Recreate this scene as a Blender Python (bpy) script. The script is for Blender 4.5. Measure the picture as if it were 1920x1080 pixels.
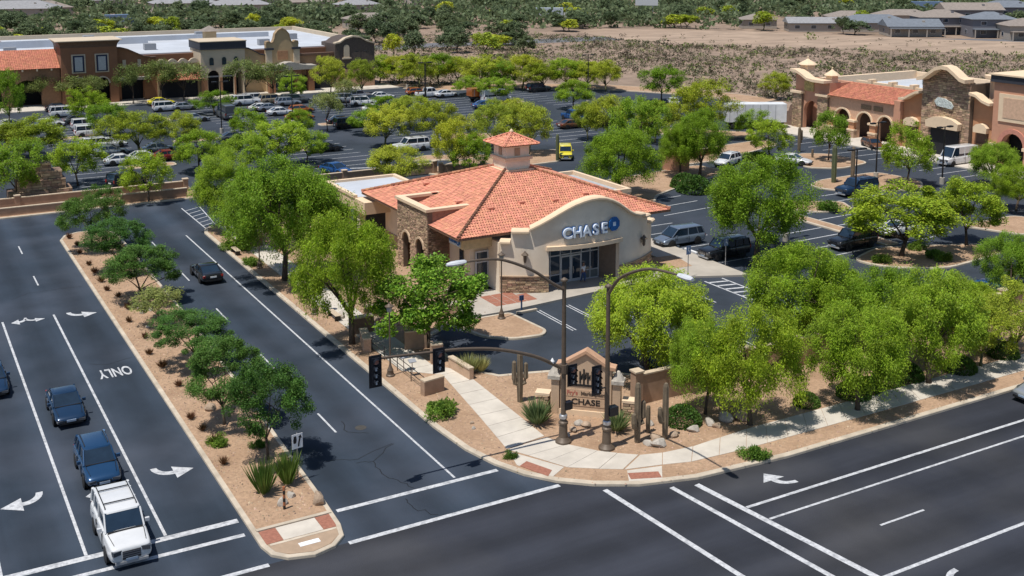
import bpy, bmesh, math, random
import numpy as np
from mathutils import Vector, Matrix, Quaternion

for o in list(bpy.data.objects): bpy.data.objects.remove(o, do_unlink=True)
scene = bpy.context.scene
COL = scene.collection
R = math.radians

# ------------------------------------------------------------------ camera, sky, sun, exposure
cam_d = bpy.data.cameras.new('camera')
cam = bpy.data.objects.new('camera', cam_d); COL.objects.link(cam)
cam.location = (0, 0, 28)
cam.rotation_euler = (R(90 - 8.267), 0, R(-29.56))
cam_d.sensor_width = 36; cam_d.lens = 36 * 2106 / 1920
cam_d.shift_y = -330 / 1920
cam_d.clip_start = 0.5; cam_d.clip_end = 4000
scene.camera = cam

SUN_DIR = Vector((0.355, 0.085, -1)).normalized()
world = bpy.data.worlds.new('World'); scene.world = world; world.use_nodes = True
wn = world.node_tree.nodes; wl = world.node_tree.links
bg = wn['Background']; sky = wn.new('ShaderNodeTexSky'); sky.sky_type = 'NISHITA'
sky.sun_disc = False; sky.sun_elevation = math.asin(-SUN_DIR.z)
sky.sun_rotation = math.atan2(-SUN_DIR.x, -SUN_DIR.y)
sky.altitude = 800; sky.dust_density = 1.0
wl.new(sky.outputs[0], bg.inputs[0]); bg.inputs[1].default_value = 0.095
sun_d = bpy.data.lights.new('sun', 'SUN'); sun_d.energy = 4.5; sun_d.angle = R(0.53); sun_d.color = (1, .955, .88)
sun = bpy.data.objects.new('sun', sun_d); COL.objects.link(sun)
sun.rotation_euler = SUN_DIR.to_track_quat('-Z', 'Y').to_euler()
sun.location = (-30, 0, 90)
scene.view_settings.view_transform = 'Standard'; scene.view_settings.look = 'None'
scene.view_settings.exposure = 0.1; scene.view_settings.gamma = 1.0
scene.render.engine = 'CYCLES'

# ------------------------------------------------------------------ materials
MATS = {}
def mat(name, c, rough=.7, var=.12, scale=3.0, bump=0.0, bscale=40.0, metal=0.0, spec=.4, coat=0.0, c2=None, island=0.0, stretch=None, patch=None, soft=0.0, detail=4):
    """procedural material: base colour varied by noise (and per piece), fine bump"""
    if name in MATS: return MATS[name]
    m = bpy.data.materials.new(name); m.use_nodes = True; MATS[name] = m
    nt = m.node_tree; N = nt.nodes; L = nt.links; b = N['Principled BSDF']
    b.inputs['Roughness'].default_value = rough; b.inputs['Metallic'].default_value = metal
    b.inputs['Specular IOR Level'].default_value = spec
    if coat: b.inputs['Coat Weight'].default_value = coat; b.inputs['Coat Roughness'].default_value = .05
    geo = N.new('ShaderNodeNewGeometry'); vec = geo.outputs['Position']
    if stretch:
        mp = N.new('ShaderNodeMapping'); mp.inputs['Scale'].default_value = stretch
        L.new(vec, mp.inputs[0]); vec = mp.outputs[0]
    nz = N.new('ShaderNodeTexNoise'); nz.inputs['Scale'].default_value = scale; nz.inputs['Detail'].default_value = detail
    nz.inputs['Roughness'].default_value = .65
    L.new(vec, nz.inputs['Vector'])
    ramp = N.new('ShaderNodeValToRGB'); L.new(nz.outputs[0], ramp.inputs[0])
    c = Vector(c); lo = c * (1 - var); hi = Vector(c2) if c2 else c * (1 + var)
    ramp.color_ramp.elements[0].position = .32; ramp.color_ramp.elements[1].position = .68
    ramp.color_ramp.elements[0].color = (*lo, 1); ramp.color_ramp.elements[1].color = (*hi, 1)
    col = ramp.outputs[0]
    if patch:   # second, larger-scale patches of another colour: (colour, scale, amount)
        n2 = N.new('ShaderNodeTexNoise'); n2.inputs['Scale'].default_value = patch[1]; n2.inputs['Detail'].default_value = 5
        L.new(geo.outputs['Position'], n2.inputs['Vector'])
        r2 = N.new('ShaderNodeMapRange'); r2.inputs[1].default_value = .45; r2.inputs[2].default_value = .7
        r2.inputs[4].default_value = patch[2]; L.new(n2.outputs[0], r2.inputs[0])
        mx = N.new('ShaderNodeMix'); mx.data_type = 'RGBA'; L.new(r2.outputs[0], mx.inputs[0]); L.new(col, mx.inputs[6])
        mx.inputs[7].default_value = (*patch[0], 1); col = mx.outputs[2]
    if island:
        hs = N.new('ShaderNodeHueSaturation'); mr = N.new('ShaderNodeMapRange')
        mr.inputs[3].default_value = 1 - island; mr.inputs[4].default_value = 1 + island
        L.new(geo.outputs['Random Per Island'], mr.inputs[0]); L.new(mr.outputs[0], hs.inputs['Value'])
        mr2 = N.new('ShaderNodeMapRange'); mr2.inputs[3].default_value = .5 - island * .05; mr2.inputs[4].default_value = .5 + island * .05
        ml = N.new('ShaderNodeMath'); ml.operation = 'MULTIPLY'; ml.inputs[1].default_value = 7.31
        fr = N.new('ShaderNodeMath'); fr.operation = 'FRACT'
        L.new(geo.outputs['Random Per Island'], ml.inputs[0]); L.new(ml.outputs[0], fr.inputs[0]); L.new(fr.outputs[0], mr2.inputs[0])
        L.new(mr2.outputs[0], hs.inputs['Hue']); L.new(col, hs.inputs['Color']); col = hs.outputs[0]
    L.new(col, b.inputs['Base Color'])
    if bump:
        nb = N.new('ShaderNodeTexNoise'); nb.inputs['Scale'].default_value = bscale; nb.inputs['Detail'].default_value = 3
        L.new(geo.outputs['Position'], nb.inputs['Vector'])
        bp = N.new('ShaderNodeBump'); bp.inputs['Strength'].default_value = bump; bp.inputs['Distance'].default_value = .05
        L.new(nb.outputs[0], bp.inputs['Height']); L.new(bp.outputs[0], b.inputs['Normal'])
    return m

def leaf_mat(name, c, trans=.35, island=.35, sat=1.0, patch=None):
    m = mat(name, c, rough=.55, var=.34, scale=.8, island=island, spec=.25, patch=patch)  # random tone, also painting in the self-shadow contrast of leaf clumps
    nt = m.node_tree; N = nt.nodes; L = nt.links; b = N['Principled BSDF']
    src = b.inputs['Base Color'].links[0].from_socket
    oi = N.new('ShaderNodeObjectInfo'); hv = N.new('ShaderNodeHueSaturation')   # every tree has its own shade of green
    a1 = N.new('ShaderNodeMapRange'); a1.inputs[3].default_value = .78; a1.inputs[4].default_value = 1.15; L.new(oi.outputs['Random'], a1.inputs[0]); L.new(a1.outputs[0], hv.inputs['Value'])
    a2 = N.new('ShaderNodeMapRange'); a2.inputs[3].default_value = .516; a2.inputs[4].default_value = .486; L.new(oi.outputs['Random'], a2.inputs[0]); L.new(a2.outputs[0], hv.inputs['Hue'])
    L.new(src, hv.inputs['Color']); src = hv.outputs[0]; L.new(src, b.inputs['Base Color'])
    tr = N.new('ShaderNodeBsdfTranslucent'); L.new(src, tr.inputs[0])
    mx = N.new('ShaderNodeMixShader'); mx.inputs[0].default_value = trans
    L.new(b.outputs[0], mx.inputs[1]); L.new(tr.outputs[0], mx.inputs[2])
    L.new(mx.outputs[0], N['Material Output'].inputs[0])
    return m

def glass_mat(name, c=(.016, .032, .055), rough=.06):
    return mat(name, c, rough=rough, var=.3, scale=.6, spec=.8)

def asphalt_mat(name, c, stretch, pc=(.052, .062, .084)):
    axis, period, off = ('X', 3.63, 8.64) if stretch[0] > stretch[1] else ('Y', 3.3, 37.4)
    m = mat(name, c, rough=.82, var=.24, scale=.22, stretch=stretch, patch=(pc, .09, .85), bump=.35, bscale=22, spec=.25, detail=8)
    if stretch[0] == stretch[1]: return m
    nt = m.node_tree; N = nt.nodes; L = nt.links; b = N['Principled BSDF']; src = b.inputs['Base Color'].links[0].from_socket   # oil-darkened middle of each lane
    g = N.new('ShaderNodeNewGeometry'); sx = N.new('ShaderNodeSeparateXYZ'); L.new(g.outputs['Position'], sx.inputs[0])
    m1 = N.new('ShaderNodeMath'); m1.operation = 'MULTIPLY_ADD'; m1.inputs[1].default_value = 2 * math.pi / period; m1.inputs[2].default_value = -off * 2 * math.pi / period
    L.new(sx.outputs[axis], m1.inputs[0]); cs = N.new('ShaderNodeMath'); cs.operation = 'COSINE'; L.new(m1.outputs[0], cs.inputs[0])
    nz = N.new('ShaderNodeTexNoise'); nz.inputs['Scale'].default_value = .35; nz.inputs['Detail'].default_value = 6; L.new(g.outputs['Position'], nz.inputs['Vector'])
    ad = N.new('ShaderNodeMath'); ad.operation = 'MULTIPLY_ADD'; ad.inputs[1].default_value = 3.2; L.new(nz.outputs[0], ad.inputs[0]); L.new(cs.outputs[0], ad.inputs[2])
    mr = N.new('ShaderNodeMapRange'); mr.inputs[1].default_value = .4; mr.inputs[2].default_value = 2.9; mr.inputs[3].default_value = 1.28; mr.inputs[4].default_value = .76; L.new(ad.outputs[0], mr.inputs[0])
    vm = N.new('ShaderNodeVectorMath'); vm.operation = 'SCALE'; L.new(src, vm.inputs[0]); L.new(mr.outputs[0], vm.inputs['Scale']); L.new(vm.outputs[0], b.inputs['Base Color'])
    return m

A_LEFT = asphalt_mat('asphalt_left_road', (.025, .036, .053), (1.6, .12, 1))
A_RIGHT = asphalt_mat('asphalt_right_road', (.027, .030, .040), (.12, 1.6, 1), (.050, .050, .054))
A_LOT = asphalt_mat('asphalt_lot', (.031, .040, .054), (.8, .8, 1))
PAINT = mat('white_road_paint', (.50, .51, .53), rough=.75, var=.25, scale=7, patch=((.12, .13, .15), 3.0, .55), detail=9)
CRACK = mat('crack_sealant', (.012, .012, .014), rough=.5, var=.1)
KERB = mat('kerb_concrete', (.50, .43, .34), rough=.85, var=.15, scale=1.2, bump=.2, patch=((.30, .25, .19), .8, .5))
WALK = mat('sidewalk_concrete', (.53, .485, .42), rough=.85, var=.10, scale=.9, bump=.15, patch=((.38, .34, .29), .35, .4), island=.05)
GRAVEL = mat('tan_gravel', (.385, .255, .165), rough=.95, var=.22, scale=5, bump=.9, bscale=14, patch=((.26, .16, .095), .45, .6), detail=8)
DESERT = mat('desert_soil', (.27, .195, .145), rough=.95, var=.3, scale=.25, bump=.6, bscale=2, patch=((.17, .125, .09), .05, .8), detail=9)
FIELD = mat('graded_dirt', (.33, .245, .18), rough=.95, var=.3, scale=.16, stretch=(.5, 1, 1), patch=((.28, .20, .145), .03, .6), detail=8)
BRICKPAV = mat('red_pavers', (.30, .13, .085), rough=.85, var=.2, scale=6, bump=.3, island=.12)
TILE = mat('clay_tile', (.62, .262, .168), rough=.85, var=.12, scale=1.2, island=.17, patch=((.56, .235, .155), .5, .6))
TILE2 = mat('clay_tile_mall', (.44, .165, .10), rough=.8, var=.14, scale=.8, island=.14)
STUCCO = mat('beige_stucco', (.78, .67, .54), rough=.9, var=.07, scale=.7, bump=.15, bscale=30, patch=((.56, .45, .33), .3, .6))
STUCCO_DK = mat('tan_stucco', (.40, .29, .20), rough=.9, var=.08, scale=1.2, bump=.15)
CREAM = mat('cream_trim', (.72, .55, .38), rough=.85, var=.05, scale=1.5)
STONE = mat('stacked_stone', (.40, .28, .185), rough=.9, var=.25, scale=2.0, island=.38)
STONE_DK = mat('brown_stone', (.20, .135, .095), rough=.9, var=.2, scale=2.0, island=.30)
MORTAR = mat('mortar', (.16, .12, .09), rough=.95, var=.15)
SALMON = mat('salmon_stucco', (.52, .27, .175), rough=.9, var=.06, scale=1.0)
ORANGE = mat('terracotta_stucco', (.50, .25, .135), rough=.9, var=.06, scale=1.0)
BROWN = mat('brown_stucco', (.24, .115, .062), rough=.9, var=.08, scale=.6)
TAN = mat('mall_tan_stucco', (.46, .33, .19), rough=.9, var=.08, scale=.6)
CREAMW = mat('mall_cream_stucco', (.52, .43, .32), rough=.9, var=.06, scale=.6)
WHITEROOF = mat('white_membrane_roof', (.47, .50, .55), rough=.7, var=.10, scale=.2, patch=((.42, .43, .45), .12, .6))
GREYROOF = mat('grey_shingle', (.26, .26, .27), rough=.9, var=.15, scale=1.2)
GREYROOF2 = mat('blue_grey_shingle', (.15, .17, .20), rough=.9, var=.15, scale=1.2)
BRNROOF = mat('brown_grey_shingle', (.24, .205, .18), rough=.9, var=.15, scale=1.2)
HOUSEW = mat('house_stucco', (.36, .32, .28), rough=.9, var=.08)
HOUSEW2 = mat('house_stucco_grey', (.16, .16, .18), rough=.9, var=.08)
DARKTRIM = mat('dark_cornice', (.035, .038, .05), rough=.7, var=.1)
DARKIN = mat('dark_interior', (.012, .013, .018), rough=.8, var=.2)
GLASS = glass_mat('dark_glass')
CARGLASS = glass_mat('car_glass', (.014, .028, .048), .03)  # bluish base colour paints in the reflected sky
FRAME = mat('pale_window_frame', (.50, .51, .53), rough=.5, var=.05)
PANELG = mat('grey_panel', (.28, .29, .31), rough=.6, var=.05)
BRONZE = mat('bronze_pole', (.115, .085, .062), rough=.5, var=.12, metal=.1)
BLACKM = mat('black_metal', (.016, .016, .018), rough=.45, var=.1)
STEEL = mat('galvanised_steel', (.45, .46, .48), rough=.35, var=.08, metal=.7)
WHITE = mat('white_enamel', (.78, .79, .80), rough=.4, var=.03)
BLUE = mat('sign_blue', (.015, .12, .36), rough=.35, var=.05)
SIGNLIT = mat('sign_letter_white', (.74, .80, .88), rough=.35, var=.03)
YELLOW = mat('yellow_paint', (.75, .62, .06), rough=.4, var=.05)
REDS = mat('red_letter', (.42, .14, .10), rough=.5, var=.08)
RUBBER = mat('tyre_rubber', (.018, .018, .019), rough=.85, var=.1)
RIM = mat('alloy_rim', (.42, .43, .45), rough=.3, var=.05, metal=.8)
CHROME = mat('chrome', (.6, .6, .62), rough=.15, var=.03, metal=1)
LAMP = mat('headlamp_lens', (.06, .065, .075), rough=.1, var=.05, spec=.8)
TAILR = mat('tail_lamp', (.32, .02, .015), rough=.15, var=.05, spec=.7)
AMBER = mat('amber_lens', (.35, .13, .06), rough=.3, var=.05)
BARK = mat('bark', (.085, .062, .045), rough=.95, var=.3, scale=4, bump=.6, bscale=12)
BARKG = mat('green_bark', (.12, .12, .055), rough=.9, var=.25, scale=3, bump=.3)
ROCK = mat('boulder', (.36, .27, .195), rough=.9, var=.25, scale=2.5, bump=.7, bscale=5)
ROCKG = mat('pale_rock', (.42, .38, .33), rough=.9, var=.2, scale=2.5, bump=.6, bscale=5)
CACTUS = mat('saguaro_skin', (.10, .115, .055), rough=.8, var=.2, scale=3)
CACTUSB = mat('saguaro_skin_brown', (.16, .125, .085), rough=.85, var=.2, scale=3)
L_MESQ = leaf_mat('mesquite_leaves', (.262, .392, .027), trans=.40, island=.24)
L_DARK = leaf_mat('median_tree_leaves', (.100, .200, .034), island=.28)
L_ASH = leaf_mat('ash_leaves', (.165, .325, .034))
L_PALO = leaf_mat('palo_verde_leaves', (.385, .445, .040))
L_FAR = leaf_mat('far_tree_leaves', (.130, .175, .085), trans=.4, island=.25)  # greyed and lightened: distance haze is put into the leaf colour
L_LIME = leaf_mat('lime_tree_leaves', (.270, .385, .030), island=.28)
L_OLIVE = leaf_mat('olive_tree_leaves', (.205, .250, .070))
L_SHRUB = leaf_mat('shrub_leaves', (.135, .235, .030))
L_GREY = leaf_mat('grey_green_blades', (.20, .26, .10))
L_DRY = leaf_mat('dry_brown_tuft', (.135, .070, .032), trans=.15)
L_STRAW = leaf_mat('straw_grass', (.36, .36, .13), trans=.2)
L_SCRUB = leaf_mat('desert_scrub_twigs', (.145, .118, .082), trans=.1, island=.6, patch=((.10, .13, .05), .06, .8))
SKIN = mat('skin', (.35, .20, .13), rough=.6, var=.05)
SHIRT = mat('white_shirt', (.75, .76, .78), rough=.85, var=.05)
DENIM = mat('blue_jeans', (.04, .08, .20), rough=.85, var=.1)
HAIR = mat('dark_hair', (.02, .015, .012), rough=.7, var=.1)

# ------------------------------------------------------------------ object helpers
def tag(o, label=None, cat=None, group=None, kind=None):
    if label: o['label'] = label
    if cat: o['category'] = cat
    if group: o['group'] = group
    if kind: o['kind'] = kind
    return o
def thing(name, label, cat, loc=(0, 0, 0), rz=0, group=None):
    o = bpy.data.objects.new(name, None); COL.objects.link(o)
    o.empty_display_size = .3
    o.location = loc if len(loc) == 3 else (loc[0], loc[1], 0); o.rotation_euler = (0, 0, rz)
    return tag(o, label, cat, group)
def link(name, me, parent=None, loc=None, rot=None):
    o = bpy.data.objects.new(name, me); COL.objects.link(o)
    if parent: o.parent = parent
    if loc is not None: o.location = loc
    if rot is not None: o.rotation_euler = rot
    return o

class MB:
    """collects simple shapes into one mesh"""
    def __init__(s): s.v = []; s.f = []; s.m = []; s.cur = 0
    def add(s, vs, fs):
        n = len(s.v); s.v += [tuple(p) for p in vs]
        for f in fs: s.f.append(tuple(i + n for i in f)); s.m.append(s.cur)
        return s
    def box(s, x0, y0, z0, x1, y1, z1):
        if x0 > x1: x0, x1 = x1, x0
        if y0 > y1: y0, y1 = y1, y0
        vs = [(x0, y0, z0), (x1, y0, z0), (x1, y1, z0), (x0, y1, z0), (x0, y0, z1), (x1, y0, z1), (x1, y1, z1), (x0, y1, z1)]
        return s.add(vs, [(0, 3, 2, 1), (4, 5, 6, 7), (0, 1, 5, 4), (1, 2, 6, 5), (2, 3, 7, 6), (3, 0, 4, 7)])
    def obox(s, c, dx, dy, dz, rz=0, tilt=None):
        M = Matrix.Rotation(rz, 3, 'Z')
        if tilt: M = M @ Matrix.Rotation(tilt[1], 3, tilt[0])
        vs = [Vector(c) + M @ Vector((a * dx / 2, b * dy / 2, k * dz / 2)) for k in (-1, 1) for b in (-1, 1) for a in (-1, 1)]
        return s.add(vs, [(0, 2, 3, 1), (4, 5, 7, 6), (0, 1, 5, 4), (1, 3, 7, 5), (3, 2, 6, 7), (2, 0, 4, 6)])
    def prism(s, pts, z0, z1):
        n = len(pts)
        a = sum(pts[i][0] * pts[(i + 1) % n][1] - pts[(i + 1) % n][0] * pts[i][1] for i in range(n))
        if a < 0: pts = pts[::-1]
        s.add([(p[0], p[1], z0) for p in pts] + [(p[0], p[1], z1) for p in pts],
              [tuple(range(n - 1, -1, -1)), tuple(range(n, 2 * n))] + [(i, (i + 1) % n, (i + 1) % n + n, i + n) for i in range(n)])
        return s
    def sheet(s, pts, z):
        n = len(pts)
        a = sum(pts[i][0] * pts[(i + 1) % n][1] - pts[(i + 1) % n][0] * pts[i][1] for i in range(n))
        if a < 0: pts = pts[::-1]
        return s.add([(p[0], p[1], z) for p in pts], [tuple(range(n))])
    def wallpoly(s, pts, axis, c0, c1):
        """extrude a polygon drawn in (horizontal, z) between two planes; axis 'x': plane normal x, horizontal = y"""
        n = len(pts)
        if axis == 'y': A = [(p[0], c0, p[1]) for p in pts]; B = [(p[0], c1, p[1]) for p in pts]
        else: A = [(c0, p[0], p[1]) for p in pts]; B = [(c1, p[0], p[1]) for p in pts]
        return s.add(A + B, [tuple(range(n)), tuple(range(2 * n - 1, n - 1, -1))] + [(i, i + n, (i + 1) % n + n, (i + 1) % n) for i in range(n)])
    def tube(s, pts, rad, n=8, cap=True):
        pts = [Vector(p) for p in pts]; k = len(pts)
        if not hasattr(rad, '__len__'): rad = [rad] * k
        rings = []; up = Vector((0, 0, 1))
        for i, p in enumerate(pts):
            d = (pts[min(i + 1, k - 1)] - pts[max(i - 1, 0)]).normalized()
            a = d.cross(up if abs(d.z) < .95 else Vector((1, 0, 0))).normalized(); b = d.cross(a)
            rings.append([p + rad[i] * (math.cos(2 * math.pi * j / n) * a + math.sin(2 * math.pi * j / n) * b) for j in range(n)])
        vs = [q for r in rings for q in r]; fs = []
        for i in range(k - 1):
            for j in range(n): fs.append((i * n + j, i * n + (j + 1) % n, (i + 1) * n + (j + 1) % n, (i + 1) * n + j))
        if cap: fs += [tuple(range(n - 1, -1, -1)), tuple(range((k - 1) * n, k * n))]
        return s.add(vs, fs)
    def lathe(s, prof, c=(0, 0, 0), n=14):
        vs = [(c[0] + r * math.cos(2 * math.pi * j / n), c[1] + r * math.sin(2 * math.pi * j / n), c[2] + z) for r, z in prof for j in range(n)]
        fs = [(i * n + j, i * n + (j + 1) % n, (i + 1) * n + (j + 1) % n, (i + 1) * n + j) for i in range(len(prof) - 1) for j in range(n)]
        fs += [tuple(range(n - 1, -1, -1)), tuple(range((len(prof) - 1) * n, len(prof) * n))]
        return s.add(vs, fs)
    def sweep(s, path, prof, closed=False):
        """sweep a (side, z) profile along a plan path of (x, y, z)"""
        k = len(path); n = len(prof); P = [Vector(p) for p in path]; vs = []
        for i, p in enumerate(P):
            d = (P[(i + 1) % k] - P[i - 1]) if closed else (P[min(i + 1, k - 1)] - P[max(i - 1, 0)])
            d.z = 0; d.normalize(); nr = Vector((-d.y, d.x, 0))
            vs += [p + nr * a + Vector((0, 0, b)) for a, b in prof]
        fs = []
        for i in range(k if closed else k - 1):
            for j in range(n):
                fs.append((i * n + j, ((i + 1) % k) * n + j, ((i + 1) % k) * n + (j + 1) % n, i * n + (j + 1) % n))
        if not closed: fs += [tuple(range(n)), tuple(range(k * n - 1, (k - 1) * n - 1, -1))]
        return s.add(vs, fs)
    def mesh(s, name, mats, smooth=False):
        me = bpy.data.meshes.new(name); me.from_pydata(s.v, [], s.f)
        if not isinstance(mats, (list, tuple)): mats = [mats]
        for m in mats: me.materials.append(m)
        me.polygons.foreach_set('material_index', s.m)
        bm = bmesh.new(); bm.from_mesh(me); bmesh.ops.recalc_face_normals(bm, faces=bm.faces); bm.to_mesh(me); bm.free()
        if smooth:
            me.polygons.foreach_set('use_smooth', [True] * len(me.polygons))
            if smooth is not True: me.set_sharp_from_angle(angle=R(smooth))
        me.update(); return me
    def build(s, name, mats, parent=None, loc=None, smooth=False, rot=None):
        return link(name, s.mesh(name, mats, smooth), parent, loc, rot)

def bevel(o, w=.02, seg=2):
    m = o.modifiers.new('bevel', 'BEVEL'); m.width = w; m.segments = seg; m.limit_method = 'ANGLE'; m.angle_limit = R(35); return o

def quads_mesh(name, V, material, smooth=False):
    """V: (N,4,3) array of separate quads"""
    V = np.asarray(V, dtype=np.float32); n = len(V)
    me = bpy.data.meshes.new(name)
    me.vertices.add(n * 4); me.vertices.foreach_set('co', V.reshape(-1))
    me.loops.add(n * 4); me.loops.foreach_set('vertex_index', np.arange(n * 4, dtype=np.int32))
    me.polygons.add(n); me.polygons.foreach_set('loop_start', np.arange(0, n * 4, 4, dtype=np.int32))
    me.materials.append(material); me.update(calc_edges=True); return me

def copy_tree(o, parent=None):
    c = o.copy(); COL.objects.link(c)
    if parent: c.parent = parent
    for ch in o.children: copy_tree(ch, c)
    return c

def text_mesh(txt, size, extrude=0.0, bold=0.0, sx=1.0, sy=1.0):
    cu = bpy.data.curves.new('t', 'FONT'); cu.body = txt; cu.size = size; cu.extrude = extrude; cu.offset = bold
    cu.align_x = 'CENTER'; cu.align_y = 'CENTER'
    o = bpy.data.objects.new('t', cu); COL.objects.link(o)
    dg = bpy.context.evaluated_depsgraph_get(); dg.update()
    me = bpy.data.meshes.new_from_object(o.evaluated_get(dg))
    bpy.data.objects.remove(o); bpy.data.curves.remove(cu)
    if sx != 1 or sy != 1: me.transform(Matrix.Diagonal((sx, sy, 1, 1)))
    return me

# ------------------------------------------------------------------ ground, roads, kerbs, pavements
def structure(name, mb, m, parent=None):
    o = mb.build(name, m, parent)
    if not parent: o['kind'] = 'structure'
    return o
ground = structure('ground', MB().sheet([(-1200, -300), (2200, -300), (2200, 2200), (-1200, 2200)], -.06), DESERT)
lot = structure('parking_lot', MB().sheet([(-60, 126), (-60, 214.5), (92, 214.5), (96, 200), (112, 196), (126, 186), (137, 168), (139, 60), (139, 53), (30, 53), (30, 126)], -.006), A_LOT)
FIELDP = [(207.35, 321.46), (225.44, 332.05), (248.48, 309.81), (270.12, 280.24), (284.93, 248.23), (306.61, 214.74), (268.23, 187.59), (248.87, 216.60), (229.15, 237.52), (209.51, 261.07), (202.18, 283.11)]
field = structure('graded_field', MB().sheet(FIELDP, -.03), FIELD)
road_left = structure('side_road', MB().sheet([(-30, 47.35), (29.75, 47.35), (28.6, 49.2), (27.2, 54), (27.2, 109.5), (28.4, 112.4), (31.5, 113.4), (31.5, 126.4), (-30, 126.4)], 0), A_LEFT)
road_right = structure('main_road', MB().sheet([(-60, -30), (200, -30), (200, 43.9), (42, 43.9), (33.4, 45.3), (28.9, 49), (-60, 49)], -.001), A_RIGHT)

def inside_poly(pts, d):
    n = len(pts); out = []
    a = sum(pts[i][0] * pts[(i + 1) % n][1] - pts[(i + 1) % n][0] * pts[i][1] for i in range(n))
    if a < 0: pts = pts[::-1]
    for i in range(n):
        p0, p1, p2 = Vector(pts[i - 1]), Vector(pts[i]), Vector(pts[(i + 1) % n])
        n1 = (p1 - p0).normalized(); n2 = (p2 - p1).normalized()
        m = Vector((-n1.y - n2.y, n1.x + n2.x)); m.normalize()
        k = max(.5, m.dot(Vector((-n1.y, n1.x))))
        q = p1 + m * (d / k); out.append((q.x, q.y))
    return out
def ccw(pts):
    n = len(pts); a = sum(pts[i][0] * pts[(i + 1) % n][1] - pts[(i + 1) % n][0] * pts[i][1] for i in range(n))
    return pts if a > 0 else pts[::-1]
def island(name, pts, top=GRAVEL, h=.15, w=.26, kerb=KERB):
    pts = ccw(pts)
    o = structure(name, MB().sheet(inside_poly(pts, w * .5), h - .02), top)
    MB().sweep([(p[0], p[1], 0) for p in pts], [(0, -.05), (.01, h - .03), (.04, h), (w, h), (w, -.05)], closed=True).build('kerb', kerb, o)
    return o
def round_poly(pts, r=1.0, n=4):
    """round the corners of a polygon"""
    out = []; k = len(pts)
    for i in range(k):
        p0, p1, p2 = Vector(pts[i - 1]), Vector(pts[i]), Vector(pts[(i + 1) % k])
        d0 = min(r, (p0 - p1).length * .45); d2 = min(r, (p2 - p1).length * .45)
        a = p1 + (p0 - p1).normalized() * d0; c = p1 + (p2 - p1).normalized() * d2
        for j in range(n + 1):
            t = j / n; q = a * (1 - t) ** 2 + p1 * 2 * t * (1 - t) + c * t * t; out.append((q.x, q.y))
    return out

median = island('median_island', [(14.1, 113.5), (14.1, 48.9), (14.3, 47.9), (14.9, 47.25), (16.1, 46.9), (17.2, 47.2), (17.9, 47.9), (18.15, 49), (18.3, 51.5), (18.6, 60), (18.95, 68), (19.4, 87), (19.5, 113), (19.0, 114.9), (17.6, 116), (16, 116), (14.7, 115.2)])
# concrete nose of the median with its crossing
m2 = MB().sheet([(14.4, 48.8), (14.55, 48.0), (15.1, 47.5), (16.1, 47.2), (17, 47.45), (17.65, 48.0), (17.85, 48.8)], .142); structure('nose_paving', m2, mat('nose_concrete', (.36, .26, .18), var=.1, scale=2), median)
for x0, x1, m_ in ((14.38, 15.2, BRICKPAV), (15.22, 17.2, WALK), (17.22, 18.0, BRICKPAV)):
    MB().box(x0, 48.85, .0, x1, 50.15, .147).build('ramp_slab', m_, median)
MB().box(14.3, 50.18, .0, 18.1, 50.4, .2).build('nose_kerb', KERB, median)
MB().box(14.5, 48.62, .0, 17.8, 48.8, .155).build('nose_kerb', KERB, median)
MB().box(15.7, 47.85, .0, 16.7, 48.2, .16).build('slab_cover', WHITE, median)

corner_pts = [(27, 109.5), (27, 57), (27.25, 53.4), (27.8, 51), (28.6, 49.1), (29.7, 47.6), (31.2, 46.3), (33.3, 45.1), (36.5, 44.2), (42.5, 43.75), (61.7, 43.8), (140, 43.8),
    (140, 54), (43.4, 54), (42.4, 57.6), (39.5, 60.6), (36.5, 61.6), (34.3, 62.2), (33.2, 64), (33, 67.2), (33.2, 71), (36.6, 73.4), (41.5, 73.6), (41.5, 113.2), (31, 113.4), (28.6, 112.4), (27.4, 111)]
corner = island('corner_bed', corner_pts, w=.36)
def slabs(parent, L, Rr, step, z=.152, m=WALK, gap=.012):
    """paving slabs between two edge polylines given as matching lists of points"""
    for a, b, c, d in zip(L[:-1], L[1:], Rr[1:], Rr[:-1]):
        n = max(1, round((Vector(b) - Vector(a)).length / step))
        for i in range(n):
            t0, t1 = i / n, (i + 1) / n
            q = [Vector(a).lerp(Vector(b), t0), Vector(a).lerp(Vector(b), t1), Vector(d).lerp(Vector(c), t1), Vector(d).lerp(Vector(c), t0)]
            cen = sum(q, Vector((0, 0))) / 4
            q = [cen + (p - cen) * (1 - gap * 2 / max(.3, (p - cen).length)) for p in q]
            MB().prism([tuple(p) for p in q], .05, z + random.uniform(-.002, .002)).build('paving_slab', m, parent)
random.seed(3)
sidewalk = structure('sidewalk', MB().sheet([(28.9, 112), (28.9, 71), (31.2, 71), (31.2, 112)], .134), MORTAR)
slabs(sidewalk, [(28.9, 111.8), (28.9, 66), (31.0, 64), (30.0, 57), (29.25, 52.2)], [(31.1, 111.8), (31.2, 66), (32.5, 64), (32.2, 57), (32.0, 52.6)], 1.9)
slabs(sidewalk, [(29.25, 52.1), (29.9, 50.9), (31.0, 48.6), (32.4, 47.6), (33.5, 46.9)], [(32.0, 52.4), (32.6, 51.0), (33.6, 49.5), (34.4, 48.7), (35.3, 47.95)], 1.5)
slabs(sidewalk, [(33.55, 46.85), (35.7, 46.3), (37.3, 45.8), (41, 45.55), (53.5, 45.5), (100, 45.6)], [(35.35, 47.9), (36.6, 47.5), (38.6, 47.3), (42.8, 47.6), (54.7, 47.6), (100, 47.5)], 1.6)
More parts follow.
